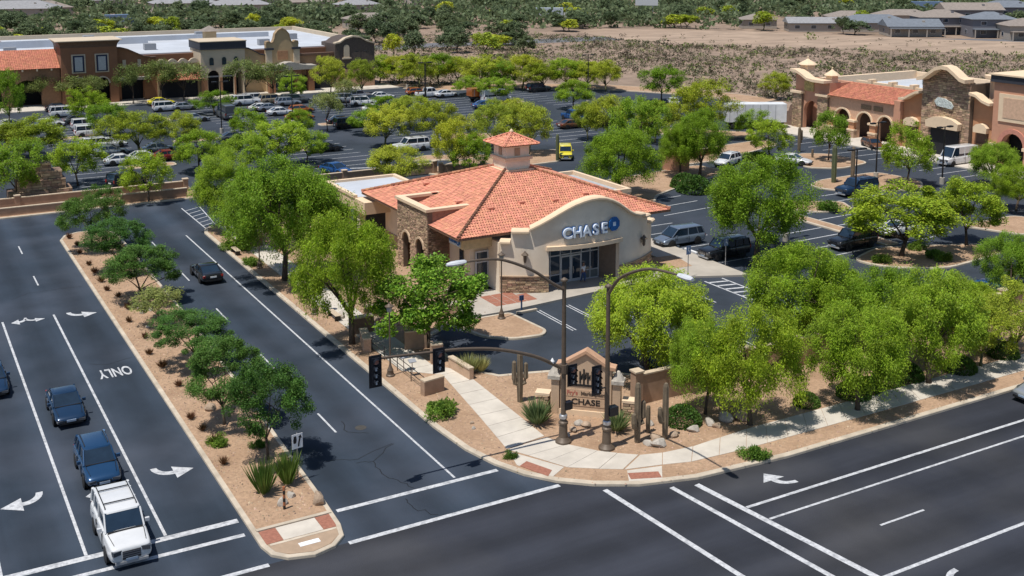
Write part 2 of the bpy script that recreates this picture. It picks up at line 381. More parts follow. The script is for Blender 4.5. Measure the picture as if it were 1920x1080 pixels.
# kerb ramps at the corner with red warning pads
slabs(sidewalk, [(29.2, 51.9), (28.75, 50.2)], [(30.9, 48.7), (29.7, 48.0)], 3, z=.15)
slabs(sidewalk, [(33.6, 46.7), (32.95, 45.6)], [(35.6, 46.2), (34.7, 44.95)], 3, z=.15)
for q in ([(28.85, 50.0), (29.55, 48.2), (30.1, 48.7), (29.45, 50.3)], [(33.2, 45.75), (34.75, 45.1), (35.0, 45.75), (33.45, 46.4)]):
    MB().prism(q, .1, .164).build('warning_pad', BRICKPAV, sidewalk)
# far left end of the side road: stepped beds behind kerbs
island('end_bed', [(-30, 126.0), (31, 126.0), (31, 132.3), (-30, 132.3)], w=.3)
# bank forecourt, beds and lot islands
fore = structure('bank_forecourt', MB().prism([(36.9, 73.55), (41.2, 73.4), (53.7, 74.5), (59, 73.9), (64.2, 71.6), (64.4, 84.4), (62.6, 98), (60.6, 98), (60.6, 79), (41, 79), (38.6, 78), (36.9, 77)], -.05, .158), mat('forecourt_concrete', (.42, .38, .33), var=.1, scale=.7, patch=((.30, .27, .23), .3, .4)))
for x0, x1, y0, y1 in [(41.0 + i * .95, 41.9 + i * .95, 74.75 + j * .95, 75.65 + j * .95) for i in range(4) for j in range(3) if not (i == 3 and j == 2)]:
    MB().box(x0, y0, .1, x1, y1, .166).build('paver', BRICKPAV, fore)
MB().prism([(58.4, 76.4), (61.6, 76.2), (62.4, 79.8), (59.4, 80.2)], .1, .168).build('planting_bed', GRAVEL, fore)
island('teardrop_bed', round_poly([(36.6, 73.2), (36.35, 71.2), (36.9, 69.2), (38.6, 67.7), (40.9, 67.35), (41.7, 68.2), (41.3, 73.1)], .5))
island('side_bed', round_poly([(68.6, 92), (72, 110.5), (92, 113.4), (93, 107.8), (80.8, 103.2), (76.5, 101.2)], 1.2))
island('stall_strip', [(82.2, 72.8), (83.9, 72.8), (83.9, 86.4), (82.2, 87)])
island('saguaro_island', round_poly([(95.0, 96.4), (98.5, 98.4), (108.8, 98.6), (109.6, 92), (105.6, 88.4), (100.6, 90.2), (96.2, 92.6)], 1.8))
island('mall_island', round_poly([(103.0, 105), (106.6, 102.2), (113, 103.4), (113.2, 110.4), (109.8, 113.2), (105.6, 110)], 1.6))
island('round_island', round_poly([(75.4, 70.8), (80.8, 72.8), (91.0, 68.6), (90.0, 65.4), (80.5, 64.6), (76.4, 67.4)], 1.8))
island('lawn_island', round_poly([(94.6, 74.6), (103.5, 74.8), (104.5, 69.4), (97.0, 68.6)], 1.5))
island('small_bed', round_poly([(84.0, 89.2), (86.6, 92.2), (92.6, 88.4), (90.8, 85.0), (86.6, 85.8)], 1.0))
island('drive_bed', round_poly([(90, 117.4), (101.6, 122.8), (113.5, 124.2), (112, 119.6), (96.5, 114.4), (91, 114.2)], 1.2))
island('mid_bed', round_poly([(101.6, 139.6), (108.6, 139), (116.8, 129), (112, 127.4), (104.4, 132)], 1.2))
island('lot_bed', round_poly([(58.4, 127.2), (66.5, 131.4), (80, 133.4), (82.5, 131.6), (78, 124.4), (60, 123.4)], 1))
island('row_bed', round_poly([(71.4, 147.6), (74.8, 153), (82.2, 147.6), (79.2, 143)], 1))
island('kerb_bed', round_poly([(60, 134.8), (64, 137.2), (72, 133.2), (70, 130.6)], 1))
random.seed(8)
for (x, y) in [(40, 165), (52, 150), (64, 170), (26, 176), (78, 182), (90, 165), (30, 148), (14, 160), (100, 178), (44, 188), (12, 190), (100, 152)]:
    island('row_island', round_poly([(x - 3.2, y - 1.2), (x + 3.2, y - 1.2), (x + 3.2, y + 1.2), (x - 3.2, y + 1.2)], .9))
island('north_bed', [(92, 207), (97, 199.6), (113, 195.6), (126.6, 185.6), (137.4, 168), (139, 154), (147, 157), (143, 173), (131, 192), (114, 204), (100, 212)])
structure('mall_walk', MB().prism([(-40, 208.6), (92, 208.6), (92, 217), (-40, 217)], -.05, .16), WALK)
structure('retail_walk', MB().prism([(120.6, 60), (127, 60), (127, 134), (122, 134), (120, 128), (120.6, 112)], -.05, .16), WALK)
structure('far_street', MB().sheet([(20, 300), (210, 286), (230, 262), (560, 40), (572, 52), (240, 276), (216, 300), (20, 314)], -.045), mat('far_asphalt', (.14, .14, .15), var=.1, scale=.1))

# ------------------------------------------------------------------ painted markings
def strip(p, q, w, z, parent, name='lane_line', m=PAINT):
    p, q = Vector(p), Vector(q); d = (q - p).normalized(); n = Vector((-d.y, d.x)) * w / 2
    return MB().sheet([tuple(p + n), tuple(p - n), tuple(q - n), tuple(q + n)], z).build(name, m, parent)
Z1 = .004
for x in (6.83, 10.46): strip((x, 52.3), (x, 90.3), .15, Z1, road_left)
strip((3.2, 52.3), (3.2, 120), .15, Z1, road_left)
strip((25.28, 50.8), (25.28, 109.8), .13, Z1, road_left, 'edge_line')
for y0 in (59.3, 70.9, 82.5, 94.2, 105.8): strip((21.8, y0), (21.8, y0 + 3.1), .12, Z1, road_left, 'dash_line')
for y0 in (99.1, 110.4): strip((10.42, y0), (10.42, y0 + 3.1), .12, Z1, road_left, 'dash_line')
strip((-10, 52.2), (13.9, 52.0), .42, Z1 + .001, road_left, 'stop_line')
strip((-10, 50.9), (13.8, 50.5), .30, Z1, road_left, 'crossing_line')
strip((-10, 47.5), (14.0, 47.3), .30, Z1, road_right, 'crossing_line')
strip((18.5, 50.5), (27.7, 50.45), .30, Z1, road_left, 'crossing_line')
strip((17.9, 47.3), (29.7, 47.3), .30, Z1, road_right, 'crossing_line')
strip((27.7, 121.9), (27.7, 109.6), .12, Z1, road_left, 'edge_line')
strip((29.6, 121.6), (29.0, 112.8), .12, Z1, road_left, 'edge_line')
for i in range(7): strip((27.75, 111.4 + i * 1.5), (29.3, 112.4 + i * 1.5), .12, Z1, road_left, 'hatch_line')
strip((36.7, 40.6), (180, 40.5), .20, Z1, road_right, 'edge_line')
strip((36.9, 39.15), (180, 39.0), .15, Z1, road_right, 'lane_line')
strip((37.4, 32.65), (180, 32.6), .20, Z1, road_right, 'lane_line')
for x0 in (41.2, 53.4, 65.6): strip((x0, 36.0), (x0 + 3.1, 36.0), .13, Z1, road_right, 'dash_line')
strip((31.5, 45.7), (32.25, 35.9), .30, Z1, road_right, 'crossing_line'); strip((32.25, 35.9), (33.2, 24), .30, Z1 + .001, road_right, 'crossing_line')
strip((34.7, 44.2), (36.6, 26), .30, Z1, road_right, 'crossing_line')
strip((36.05, 43.8), (38.4, 26), .36, Z1, road_right, 'stop_line')

def arrow_pts(kind):
    """turn arrow drawn pointing up then to the right, about 2 m square; tail at the origin"""
    pts = []
    for i in range(7):
        a = math.pi - i / 6 * math.pi / 2; pts.append((1.1 + 1.1 * math.cos(a), .35 + 1.1 * math.sin(a)))
    inner = []
    for i in range(7):
        a = math.pi - i / 6 * math.pi / 2; inner.append((1.1 + .72 * math.cos(a), .35 + .72 * math.sin(a)))
    return pts + [(1.2, 1.45), (1.2, 1.95), (2.35, 1.26), (1.2, .57), (1.2, 1.07)] + inner[::-1]
def place_pts(pts, o, rz, mir=1, s=1.0, sy=1.0):
    c, n = math.cos(rz), math.sin(rz)
    return [(o[0] + c * x * s * mir - n * y * s * sy, o[1] + n * x * s * mir + c * y * s * sy) for x, y in pts]
def arrow(o, rz, mir, parent, s=.9, sy=1.2):
    return MB().sheet(place_pts(arrow_pts(0), o, rz, mir, s, sy), Z1 + .002).build('turn_arrow', PAINT, parent)
# side road: drivers head towards -y; arrows to their left (+x in the photo) and to their right
arrow((11.3, 60.2), math.pi, -1, road_left)
arrow((5.9, 60.4), math.pi, 1, road_left)
arrow((11.35, 90.6), math.pi, -1, road_left)
arrow((8.35, 90.5), math.pi, -1, road_left, .6, 1.1); arrow((8.55, 90.9), math.pi, 1, road_left, .5, 1.9)
arrow((9.2, 59.6), math.pi, 1, road_left, .62, 1.7)
arrow((41.3, 41.35), math.pi / 2, 1, road_right, .7, 1.5)
arrow((41.5, 31.6), math.pi / 2, -1, road_right, .7, 1.5)
me = text_mesh('ONLY', 1.0, bold=.02, sx=.78, sy=2.3); me.materials.append(PAINT)
o = link('word_only', me, road_left, (12.35, 75.6, Z1 + .002), (0, 0, math.pi))
# stall lines of the lots
def stall(p, q, w=.13): return strip(p, q, w, .002, lot, 'stall_line')
for x in (43.55, 46.25, 48.95, 51.6, 54.3, 57.0):
    if x < 52: stall((x - .12, 72.7), (x - .12, 67.4), .1); stall((x + .16, 72.7), (x + .16, 67.4), .1)
    else: stall((x, 72.7), (x, 67.4))
for x in (59.9, 61.8): stall((x, 72.4), (x, 66.4), .16)
for i in range(6): stall((59.95, 71.9 - i * 1.05), (61.75, 71.5 - i * 1.05), .26)
for y in (76.2, 79.0, 81.8, 84.6, 87.4, 90.2): stall((64.6, y), (70.2, y))
for y in (93.2, 96.4, 99.4): stall((71.4, y), (79, y + .7))
for y in (72.9, 75.6, 78.3, 81.0, 83.7): stall((75.8, y), (82.1, y + .2), .16)
for y in (72.9, 75.6, 78.3, 81.0, 83.7, 86.4): stall((84.0, y), (89.4, y + .2), .16)
for y in (89.2, 92.0): stall((92.6, y), (99.8, y), .16)
for x in range(44, 100, 3): stall((x, 55.2), (x, 60.2)) if x > 44 else None
for xx in (20, 47, 66, 86, 106):
    for y in np.arange(136, 204, 2.75):
        stall((xx, y), (xx + 5.4, y))
        if xx != 106: stall((xx + 5.4, y), (xx + 10.6, y))
for y in np.arange(66, 126, 2.8): stall((114.6, y), (120.2, y))
strip((36, 134.3), (40, 134.2), .5, .002, lot, 'stop_line'); strip((52, 134.0), (57, 132.2), .4, .002, lot, 'stop_line')
# sealed cracks in the side road
def crack(pts, w=.045, parent=road_left):
    mb = MB()
    for a, b in zip(pts[:-1], pts[1:]):
        p, q = Vector(a), Vector(b); d = (q - p).normalized(); n = Vector((-d.y, d.x)) * w / 2
        mb.sheet([tuple(p + n), tuple(p - n), tuple(q - n + d * .05), tuple(q + n + d * .05)], .0025 + random.uniform(0, .0008))
    return mb.build('crack_seal', CRACK, parent)
random.seed(5)
def jag(pts, k=4, amp=.14):
    out = []
    for a, b in zip(pts[:-1], pts[1:]):
        for i in range(k):
            t = i / k; q = Vector(a).lerp(Vector(b), t); out.append((q.x + random.uniform(-amp, amp) * (i > 0), q.y + random.uniform(-amp, amp) * (i > 0)))
    return out + [pts[-1]]
for c in ([(22.63, 60.62), (22.41, 59.02), (23.39, 58.29)], [(24.12, 56.24), (22.25, 54.74), (22.08, 53.15), (22.51, 52.06), (22.87, 50.82)], [(22.25, 54.74), (21.40, 54.99)], [(22.03, 49.97), (21.99, 48.90), (22.74, 47.67)], [(25.11, 80.54), (25.68, 79.09), (26.91, 77.83)], [(20, 56), (21.6, 55.4), (24, 56.3)], [(11, 78), (12.2, 77.2), (13.8, 77.8)], [(8, 96), (9.4, 97.2), (13.6, 97)]):
    crack(jag(c))
MB().lathe([(.0, 0), (.34, 0), (.34, .006), (.0, .006)], (23.3, 59.2, .002), 20).build('manhole_cover', mat('cast_iron', (.06, .055, .05), rough=.6), road_left)

# ------------------------------------------------------------------ buildings
class Site:
    """a building: an Empty at its base; parts are drawn in place coordinates"""
    def __init__(s, name, label, base, cat='building'):
        s.b = Vector((*base, 0)); s.root = thing(name, label, cat, base)
    def part(s, mb, name, m, parent=None, smooth=False, kind=None):
        o = mb.build(name, m, parent or s.root, None if parent else -s.b, smooth)
        if kind: o['kind'] = kind
        return o
def tiles(A, U, S, wl, wr, rows_len, mb, pitch=.30, step=.42, rad=.125):
    """barrel tiles on a slope: A eave start, U unit along eave, S unit up the slope; wl(t), wr(t): extent along U at distance t up"""
    Nn = U.cross(S).normalized()
    if Nn.z < 0: Nn = -Nn
    seg = 4; t = -.06
    while t < rows_len:
        a0, a1 = wl(t), wr(t); k = int((a1 - a0) / pitch)
        for i in range(k):
            a = a0 + (i + .5 + random.uniform(-.1, .1)) * (a1 - a0) / k
            ln = min(step + .07, rows_len - t + .05); jz = random.uniform(-.008, .008)
            vs = []
            for tt, lift in ((t, .05 + jz), (t + ln, .012 + jz)):
                for j in range(seg + 1):
                    an = math.pi * j / seg
                    vs.append(A + U * (a + rad * math.cos(an)) + S * tt + Nn * (lift + rad * .36 * math.sin(an)))
            mb.add(vs, [(j, j + 1, seg + 2 + j, seg + 1 + j) for j in range(seg)])
        t += step
    return mb
def slope_tri(site, A, B, C, parent=None, m=TILE, step=.37, pitch=.25, rad=.1):
    A, B, C = Vector(A), Vector(B), Vector(C); U = (B - A).normalized(); L = (B - A).length
    f = (C - A).dot(U); foot = A + U * f; S = (C - foot); H_ = S.length; S.normalize()
    deck = MB().add([A, B, C], [(0, 1, 2)]); d = site.part(deck, 'roof_deck', m, parent)
    t = tiles(A, U, S, lambda t: f * max(t, 0) / H_, lambda t: L - (L - f) * max(t, 0) / H_, H_ - .1, MB(), pitch, step, rad)
    o = t.build('roof_tiles', m, d); o['kind'] = 'stuff'; return d
def slope_quad(site, A, B, D, parent=None, m=TILE2, step=.5, pitch=.36, rad=.15):
    A, B, D = Vector(A), Vector(B), Vector(D); U = (B - A).normalized(); L = (B - A).length
    S = D - A; H_ = S.length; S.normalize()
    d = site.part(MB().add([A, B, B + S * H_, D], [(0, 1, 2, 3)]), 'roof_deck', m, parent)
    t = tiles(A, U, S, lambda t: 0, lambda t: L, H_ - .1, MB(), pitch, step, rad)
    o = t.build('roof_tiles', m, d); o['kind'] = 'stuff'; return d
def stones(mb, x0, x1, z0, z1, place, lo=.28, hi=.62, h0=.11, h1=.2, d0=.05, d1=.11):
    """rows of stones on a wall; place(a, z, depth) -> point"""
    z = z0
    while z < z1 - .05:
        h = min(random.uniform(h0, h1), z1 - z); a = x0
        while a < x1 - .03:
            w = min(random.uniform(lo, hi), x1 - a); d = random.uniform(d0, d1); g = .012
            P = [place(a + g, z + g, 0), place(a + w - g, z + g, 0), place(a + w - g, z + h - g, 0), place(a + g, z + h - g, 0),
                 place(a + g * 2, z + g * 2, d), place(a + w - g * 2, z + g * 2, d), place(a + w - g * 2, z + h - g * 2, d), place(a + g * 2, z + h - g * 2, d)]
            mb.add(P, [(4, 5, 6, 7), (0, 1, 5, 4), (1, 2, 6, 5), (2, 3, 7, 6), (3, 0, 4, 7)]); a += w
        z += h
    return mb
def arch_pts(a, b, zs, n=10):
    c = (a + b) / 2; r = (b - a) / 2
    return [(c - r * math.cos(math.pi * i / n), zs + r * math.sin(math.pi * i / n)) for i in range(n + 1)]
def arcade(mb, axis, c0, c1, a0, a1, ztop, openings, z0=0.0):
    """wall from a0 to a1 with arched openings (a, b, springing)"""
    x = a0
    for a, b, zs in sorted(openings):
        if a > x: mb.wallpoly([(x, z0), (a, z0), (a, ztop), (x, ztop)], axis, c0, c1)
        mb.wallpoly(arch_pts(a, b, zs) + [(b, ztop), (a, ztop)], axis, c0, c1); x = b
    if x < a1: mb.wallpoly([(x, z0), (a1, z0), (a1, ztop), (x, ztop)], axis, c0, c1)
    return mb

random.seed(11)
# ---- the bank
B = Site('bank_building', 'bank with red hipped tile roof, cupola and curved cream front', (50, 88))
part = B.part
X0, X1, Y0, Y1, ZE = 39.4, 60.6, 78.2, 98.6, 5.0
CXr, CYr, ZA = 50.0, 88.4, 8.55
wall = part(MB().box(41.3, 79.9, .16, 59.2, 97.4, 5.02), 'wall', STUCCO)
part(MB().box(41.22, 79.82, .16, 59.28, 97.46, 1.3), 'wall_base', STUCCO_DK, wall)
roof = part(MB().box(X0 + .25, Y0 + .25, 4.72, X1 - .25, Y1 - .25, 4.98), 'roof', STUCCO_DK)
ap = (CXr, CYr, ZA)
for a, b in (((X0, Y0), (X1, Y0)), ((X1, Y0), (X1, Y1)), ((X1, Y1), (X0, Y1)), ((X0, Y1), (X0, Y0))):
    slope_tri(B, (*a, ZE), (*b, ZE), ap, roof)
for c, dk in (((X0, Y0), 1), ((X1, Y0), 0), ((X1, Y1), 0), ((X0, Y1), 0)):
    mb = MB(); p = Vector((*c, ZE + .12)); q = Vector((*ap[:2], ZA + .12)); n = 34
    for i in range(n):
        mb.tube([p.lerp(q, i / n), p.lerp(q, (i + .93) / n)], [.15, .12], 7)
    o = part(mb, 'hip_cap', mat('hip_tile', (.36, .16, .09), var=.2, island=.3) if not dk else mat('hip_tile_dark', (.16, .075, .045), var=.25, island=.35), roof); o['kind'] = 'stuff'
part(MB().box(X0 - .02, Y0 - .02, 4.8, X1 + .02, Y0 + .16, 4.97).box(X0 - .02, Y0 + .18, 4.8, X0 + .16, Y1, 4.97), 'eave_board', mat('eave_brown', (.20, .11, .07)), roof)
for i, (x, y) in enumerate([(44.2, 81.6), (47.4, 81.9), (50.6, 81.6), (54, 82), (42.9, 85.0), (42.7, 89.5), (43.4, 92.6), (57.4, 81.8)]):
    z = ZE + .337 * min(y - Y0, x - X0, X1 - x) + .12
    part(MB().obox((x, y, z + .05), .55, .4, .16), 'roof_vent', TILE, roof)
# cupola
cup = part(MB().box(48.8, 87.1, 7.6, 51.3, 89.6, 9.0).box(48.86, 87.16, 9.25, 51.24, 89.54, 10.42), 'cupola', STUCCO)
part(MB().box(48.62, 86.92, 9.0, 51.48, 89.78, 9.25), 'cupola_band', CREAM, cup)
part(MB().box(48.45, 86.75, 7.7, 51.65, 89.95, 8.16), 'cupola_curb', CREAM, cup)
for s in ((49.7, 87.13, 0), (48.83, 88.0, 1)):
    q = MB().box(s[0], s[1] - .02, 9.4, s[0] + .55, s[1], 10.1) if not s[2] else MB().box(s[0] - .02, s[1], 9.4, s[0], s[1] + .55, 10.1)
    part(q, 'louvre', STUCCO_DK, cup)
e = 1.9; c = (50.05, 88.35)
cr = part(MB().box(c[0] - e + .1, c[1] - e + .1, 10.36, c[0] + e - .1, c[1] + e - .1, 10.48), 'cupola_roof', mat('eave_brown', (.2, .11, .07)), None)
k4 = [(c[0] - e, c[1] - e), (c[0] + e, c[1] - e), (c[0] + e, c[1] + e), (c[0] - e, c[1] + e)]
for i in range(4):
    A_, B_, C_ = Vector((*k4[i], 10.45)), Vector((*k4[(i + 1) % 4], 10.45)), Vector((*c, 11.3))
    U = (B_ - A_).normalized(); L_ = (B_ - A_).length; ft = A_ + U * L_ / 2; S = C_ - ft; H_ = S.length; S.normalize()
    mb = MB().add([A_, B_, C_], [(0, 1, 2)])
    tiles(A_, U, S, lambda t: L_ / 2 * max(t, 0) / H_, lambda t: L_ - L_ / 2 * max(t, 0) / H_, H_ - .1, mb, .26, .4, .11)
    o = part(mb, 'roof_tiles', TILE, cr); o['kind'] = 'stuff'
    o2 = part(MB().tube([Vector((*k4[i], 10.5)), Vector((*c, 11.4))], .09, 6), 'hip_cap', TILE, cr)
part(MB().lathe([(.02, 0), (.16, .05), (.2, .2), (.08, .34), (.0, .42)], (*c, 11.3), 10), 'finial', CREAM, cr, True)
# curved front
ACX, ACY, AR = 50.6, 87.6, 12.4
def arc(x, d=0.0):
    """point of the curved front at place x, d metres in front of the face"""
    s = (x - ACX) / AR; c_ = math.sqrt(max(0, 1 - s * s)); return (ACX + (AR + d) * s, ACY - (AR + d) * c_)
TOP = [(43.0, 4.36), (43.72, 4.36), (43.74, 5.25), (45.0, 5.25), (45.02, 5.45), (45.7, 5.8), (46.5, 6.25), (47.2, 6.65), (47.9, 7.02), (48.6, 7.32), (49.3, 7.52), (50.0, 7.64), (50.7, 7.66), (51.4, 7.55), (52.1, 7.3), (52.8, 6.95), (53.5, 6.48), (54.2, 6.0), (54.9, 5.66), (55.6, 5.45), (56.4, 5.35), (56.42, 5.1), (57.3, 5.05), (57.32, 4.36), (58.25, 4.36)]
def ztop(x):
    for (a, za), (b, zb) in zip(TOP[:-1], TOP[1:]):
        if a <= x <= b: return za + (zb - za) * (x - a) / (b - a)
    return TOP[-1][1]
xs = sorted(set([p[0] for p in TOP] + [46.5, 53.2] + [43 + i * .5 for i in range(31)]))
mb = MB()
for a, b in zip(xs[:-1], xs[1:]):
    lo = 3.7 if 46.49 < (a + b) / 2 < 53.2 else .16
    (ax, ay), (bx, by), (cx_, cy_), (dx, dy) = arc(a), arc(b), arc(b, -.42), arc(a, -.42)
    za, zb = ztop(a), ztop(b)
    mb.add([(ax, ay, lo), (bx, by, lo), (bx, by, zb), (ax, ay, za), (dx, dy, lo), (cx_, cy_, lo), (cx_, cy_, zb), (dx, dy, za)], [(0, 1, 2, 3), (5, 4, 7, 6), (3, 2, 6, 7), (0, 4, 5, 1)])
for x, lo in ((43.0, .16), (58.25, .16), (46.5, .16), (53.2, .16)):
    (ax, ay), (bx, by) = arc(x), arc(x, -.42); zt = 3.7 if 46 < x < 54 else ztop(x)
    mb.add([(ax, ay, lo), (bx, by, lo), (bx, by, zt), (ax, ay, zt)], [(0, 1, 2, 3)])
front = part(mb, 'curved_front', STUCCO)
def cornice(x0, x1, m=CREAM, prof=((-.34, -.12), (-.34, .02), (-.22, .14), (.5, .14), (.5, -.12))):
    xx = [x0] + [x for x in xs if x0 < x < x1] + [x1]
    return part(MB().sweep([(*arc(x), ztop(x) + .1) for x in xx], prof), 'cornice', m, front, 40)
cornice(45.05, 56.38); cornice(43.76, 44.98); cornice(43.0, 43.7); cornice(56.44, 57.28); cornice(57.34, 58.25)
part(MB().sweep([(*arc(46.3 + i * .5), 3.82) for i in range(15)], [(-.3, -.13), (-.3, .2), (.05, .2), (.05, -.13)]), 'lintel', CREAM, front)
for x in (43.0, 57.95): part(MB().box(x, 77.9, .16, x + .3, 79.9, 4.3), 'return_wall', STUCCO, front)
part(MB().prism([arc(x, -.3) for x in (43.2, 45, 47, 49, 51, 53, 55, 57, 58.1)] + [(58.1, 79.9), (43.2, 79.9)], 4.1, 4.3), 'roof_pan', WHITEROOF, front)
for a, b in ((43.0, 46.5), (53.2, 58.2)):
    mb = stones(MB(), a, b, .16, 1.5, lambda x, z, d: (*arc(x, d), z))
    part(mb, 'stone_veneer', STONE, front)['kind'] = 'stuff'
    part(MB().sweep([(*arc(a + (b - a) * i / 8), 1.55) for i in range(9)], [(-.16, -.04), (-.16, .05), (.0, .05), (.0, -.04)]), 'stone_cap', STUCCO_DK, front)
# entrance: soffit, side walls, glazing
part(MB().prism([arc(x, -.05) for x in (46.55, 48, 50, 52, 53.15)] + [(53.15, 77.7), (46.55, 77.7)], 3.6, 3.695), 'soffit', STUCCO_DK, front)
part(MB().prism([(52.5, 77.62), (53.15, 76.0), (53.5, 76.2), (53.5, 77.8), (52.5, 77.8)], .16, 3.6), 'entry_wall', mat('entry_brown', (.20, .15, .115)), front); part(MB().box(46.2, 76.4, .16, 46.52, 77.8, 3.6), 'entry_wall', mat('entry_brown', (.20, .15, .115)), front)
part(MB().box(46.5, 79.5, .16, 52.5, 79.6, 3.6).box(46.5, 77.66, .1, 52.5, 79.6, .2), 'lobby', DARKIN, front)
st = part(MB().box(46.55, 77.5, .16, 52.5, 77.62, .26).box(46.55, 77.5, 3.5, 52.5, 77.62, 3.6).box(46.55, 77.5, 2.55, 52.5, 77.62, 2.65), 'storefront', FRAME, None)
cols = [46.6, 47.6, 48.6, 49.65, 50.7, 51.6, 52.45]
for i, x in enumerate(cols): part(MB().box(x - .045, 77.49, .26, x + .045, 77.63, 3.5), 'mullion', FRAME, st)
for i in range(6):
    a, b = cols[i] + .045, cols[i + 1] - .045
    part(MB().box(a, 77.54, 2.65, b, 77.57, 3.5), 'pane', GLASS, st)
    if i in (2, 3):
        d = part(MB().box(a, 77.46, .2, a + .09, 77.53, 2.5).box(b - .09, 77.46, .2, b, 77.53, 2.5).box(a + .09, 77.46, 2.38, b - .09, 77.53, 2.5).box(a + .09, 77.46, .2, b - .09, 77.53, .42), 'door', FRAME, st)
        part(MB().box(a + .09, 77.48, .42, b - .09, 77.51, 2.38), 'pane', GLASS, d)
        part(MB().tube([(b - .16 if i == 2 else a + .16, 77.40, .9), (b - .16 if i == 2 else a + .16, 77.40, 1.5)], .02, 6), 'handle', STEEL, d)
    else:
        part(MB().box(a, 77.54, 1.0, b, 77.57, 2.55), 'pane', GLASS, st); part(MB().box(a, 77.49, .92, b, 77.62, 1.0), 'rail', FRAME, st)
        part(MB().box(a, 77.54, .26, b, 77.57, .92), 'pane', mat('frosted_panel', (.16, .18, .18), rough=.4) if i > 3 else GLASS, st)
for x, z in ((44.7, 3.3), (56.2, 3.2)):
    (px_, py_) = arc(x, .28); (qx, qy) = arc(x, 0)
    l_ = part(MB().lathe([(.05, -.55), (.13, -.4), (.15, .05), (.1, .1)], (px_, py_, z), 8), 'wall_lantern', BRONZE, front, 40)
    part(MB().lathe([(.3, .1), (.32, .14), (.1, .34), (.03, .46)], (px_, py_, z), 8).box(qx - .06, qy - .02, z - .3, qx + .06, qy + .02, z + .1).tube([(qx, qy, z), (px_, py_, z + .1)], .03, 6), 'lantern_cap', BRONZE, l_)
# south-west corner: dropped soffit with a sign, door
fas = part(MB().box(40.3, 79.15, 3.75, 42.98, 79.55, 4.78).box(40.3, 79.56, 3.75, 40.7, 81.4, 4.78).box(40.71, 79.56, 3.75, 42.98, 79.88, 3.9), 'corner_fascia', mat('fascia_yellow', (.58, .44, .25)))
cd = part(MB().box(41.75, 79.72, .16, 41.87, 79.8, 3.3).box(42.86, 79.72, .16, 42.98, 79.8, 3.3).box(41.87, 79.72, 3.18, 42.86, 79.8, 3.3).box(41.87, 79.72, 2.3, 42.86, 79.8, 2.4), 'side_door', FRAME)
for q in ((41.87, 42.34, .3, 1.0), (42.4, 42.86, .3, 1.0), (41.87, 42.34, 1.06, 2.3), (42.4, 42.86, 1.06, 2.3), (41.87, 42.86, 2.4, 3.18)): part(MB().box(q[0], 79.75, q[2], q[1], 79.77, q[3]), 'pane', GLASS, cd)
part(MB().box(41.16, 80.9, .9, 41.2, 81.5, 3.4), 'window', GLASS, wall)
# stone tower on the west side
TX, TA, TB, TZ = 39.25, 83.6, 89.8, 6.1
ops_ = [(84.35, 85.85, 2.75), (87.15, 88.65, 2.75)]
tw = part(arcade(MB(), 'x', TX, TX + .45, TA, TB, TZ, ops_, .16), 'stone_tower', MORTAR)
for y0 in (TA, TB - .4):
    part(MB().box(TX + .46, y0, .16, 43.2, y0 + .4, TZ), 'tower_side', mat('tower_side_brown', (.30, .17, .115), var=.2, scale=3), tw)
mb = MB()
for y0, y1, z0, z1 in ((TA, 84.35, .16, TZ), (85.85, 87.15, .16, TZ), (88.65, TB, .16, TZ), (84.35, 85.85, 3.55, TZ), (87.15, 88.65, 3.55, TZ)):
    stones(mb, y0, y1, z0, z1, lambda y, z, d: (TX - d, y, z), .22, .5, .1, .17, .03, .08)
part(mb, 'stone_veneer', STONE, tw)['kind'] = 'stuff'
mb = MB(); stones(mb, TX, 41.2, .16, 4.7, lambda x, z, d: (x, TA - d, z), .25, .55, .1, .18, .03, .08)
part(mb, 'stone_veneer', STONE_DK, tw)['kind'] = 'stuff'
for a, b, zs in ops_:
    part(MB().wallpoly(arch_pts(a - .18, b + .18, zs, 10) + arch_pts(a, b, zs, 10)[::-1], 'x', TX - .14, TX + .1), 'arch_trim', mat('arch_stone', (.52, .39, .27), var=.2, scale=3), tw)
part(MB().box(TX - .2, TA - .15, TZ + .01, TX + .5, TB + .15, TZ + .25), 'parapet_cap', CREAM, tw)
for y0 in (TA - .14, TB - .5): part(MB().box(TX + .51, y0, TZ + .01, 43.3, y0 + .64, TZ + .24), 'parapet_cap', CREAM, tw)
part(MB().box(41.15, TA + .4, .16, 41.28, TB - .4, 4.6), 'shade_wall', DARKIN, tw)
# flat-roofed wings: drive-through canopy (north-west) and back of house (east)
an = part(MB().box(38.7, 96.2, 3.3, 46.2, 106.4, 4.45), 'canopy', CREAM)
part(MB().box(39.1, 98.8, 4.42, 45.9, 106.1, 4.47), 'roof_membrane', WHITEROOF, an)
part(MB().box(38.6, 98.7, 4.46, 39.0, 106.5, 4.72).box(45.9, 98.7, 4.46, 46.3, 106.5, 4.72).box(39.0, 106.1, 4.46, 45.9, 106.5, 4.72), 'parapet_cap', CREAM, an)
for y in (98.6, 102.4, 105.8): part(MB().box(39.0, y - .3, .1, 39.6, y + .3, 3.3), 'canopy_post', STUCCO, an)
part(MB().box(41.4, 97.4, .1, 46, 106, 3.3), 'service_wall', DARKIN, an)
ar = part(MB().box(59.25, 86.9, .16, 62.4, 97.0, 4.7), 'east_wing', STUCCO)
part(MB().box(59.3, 87.2, 4.68, 62.1, 96.7, 4.74), 'roof_membrane', mat('grey_membrane', (.35, .37, .39)), ar)
part(MB().box(59.2, 86.8, 4.72, 62.5, 87.15, 5.1).box(62.15, 87.15, 4.72, 62.5, 97.1, 5.1).box(59.2, 96.75, 4.72, 62.15, 97.1, 5.1), 'parapet_cap', CREAM, ar)
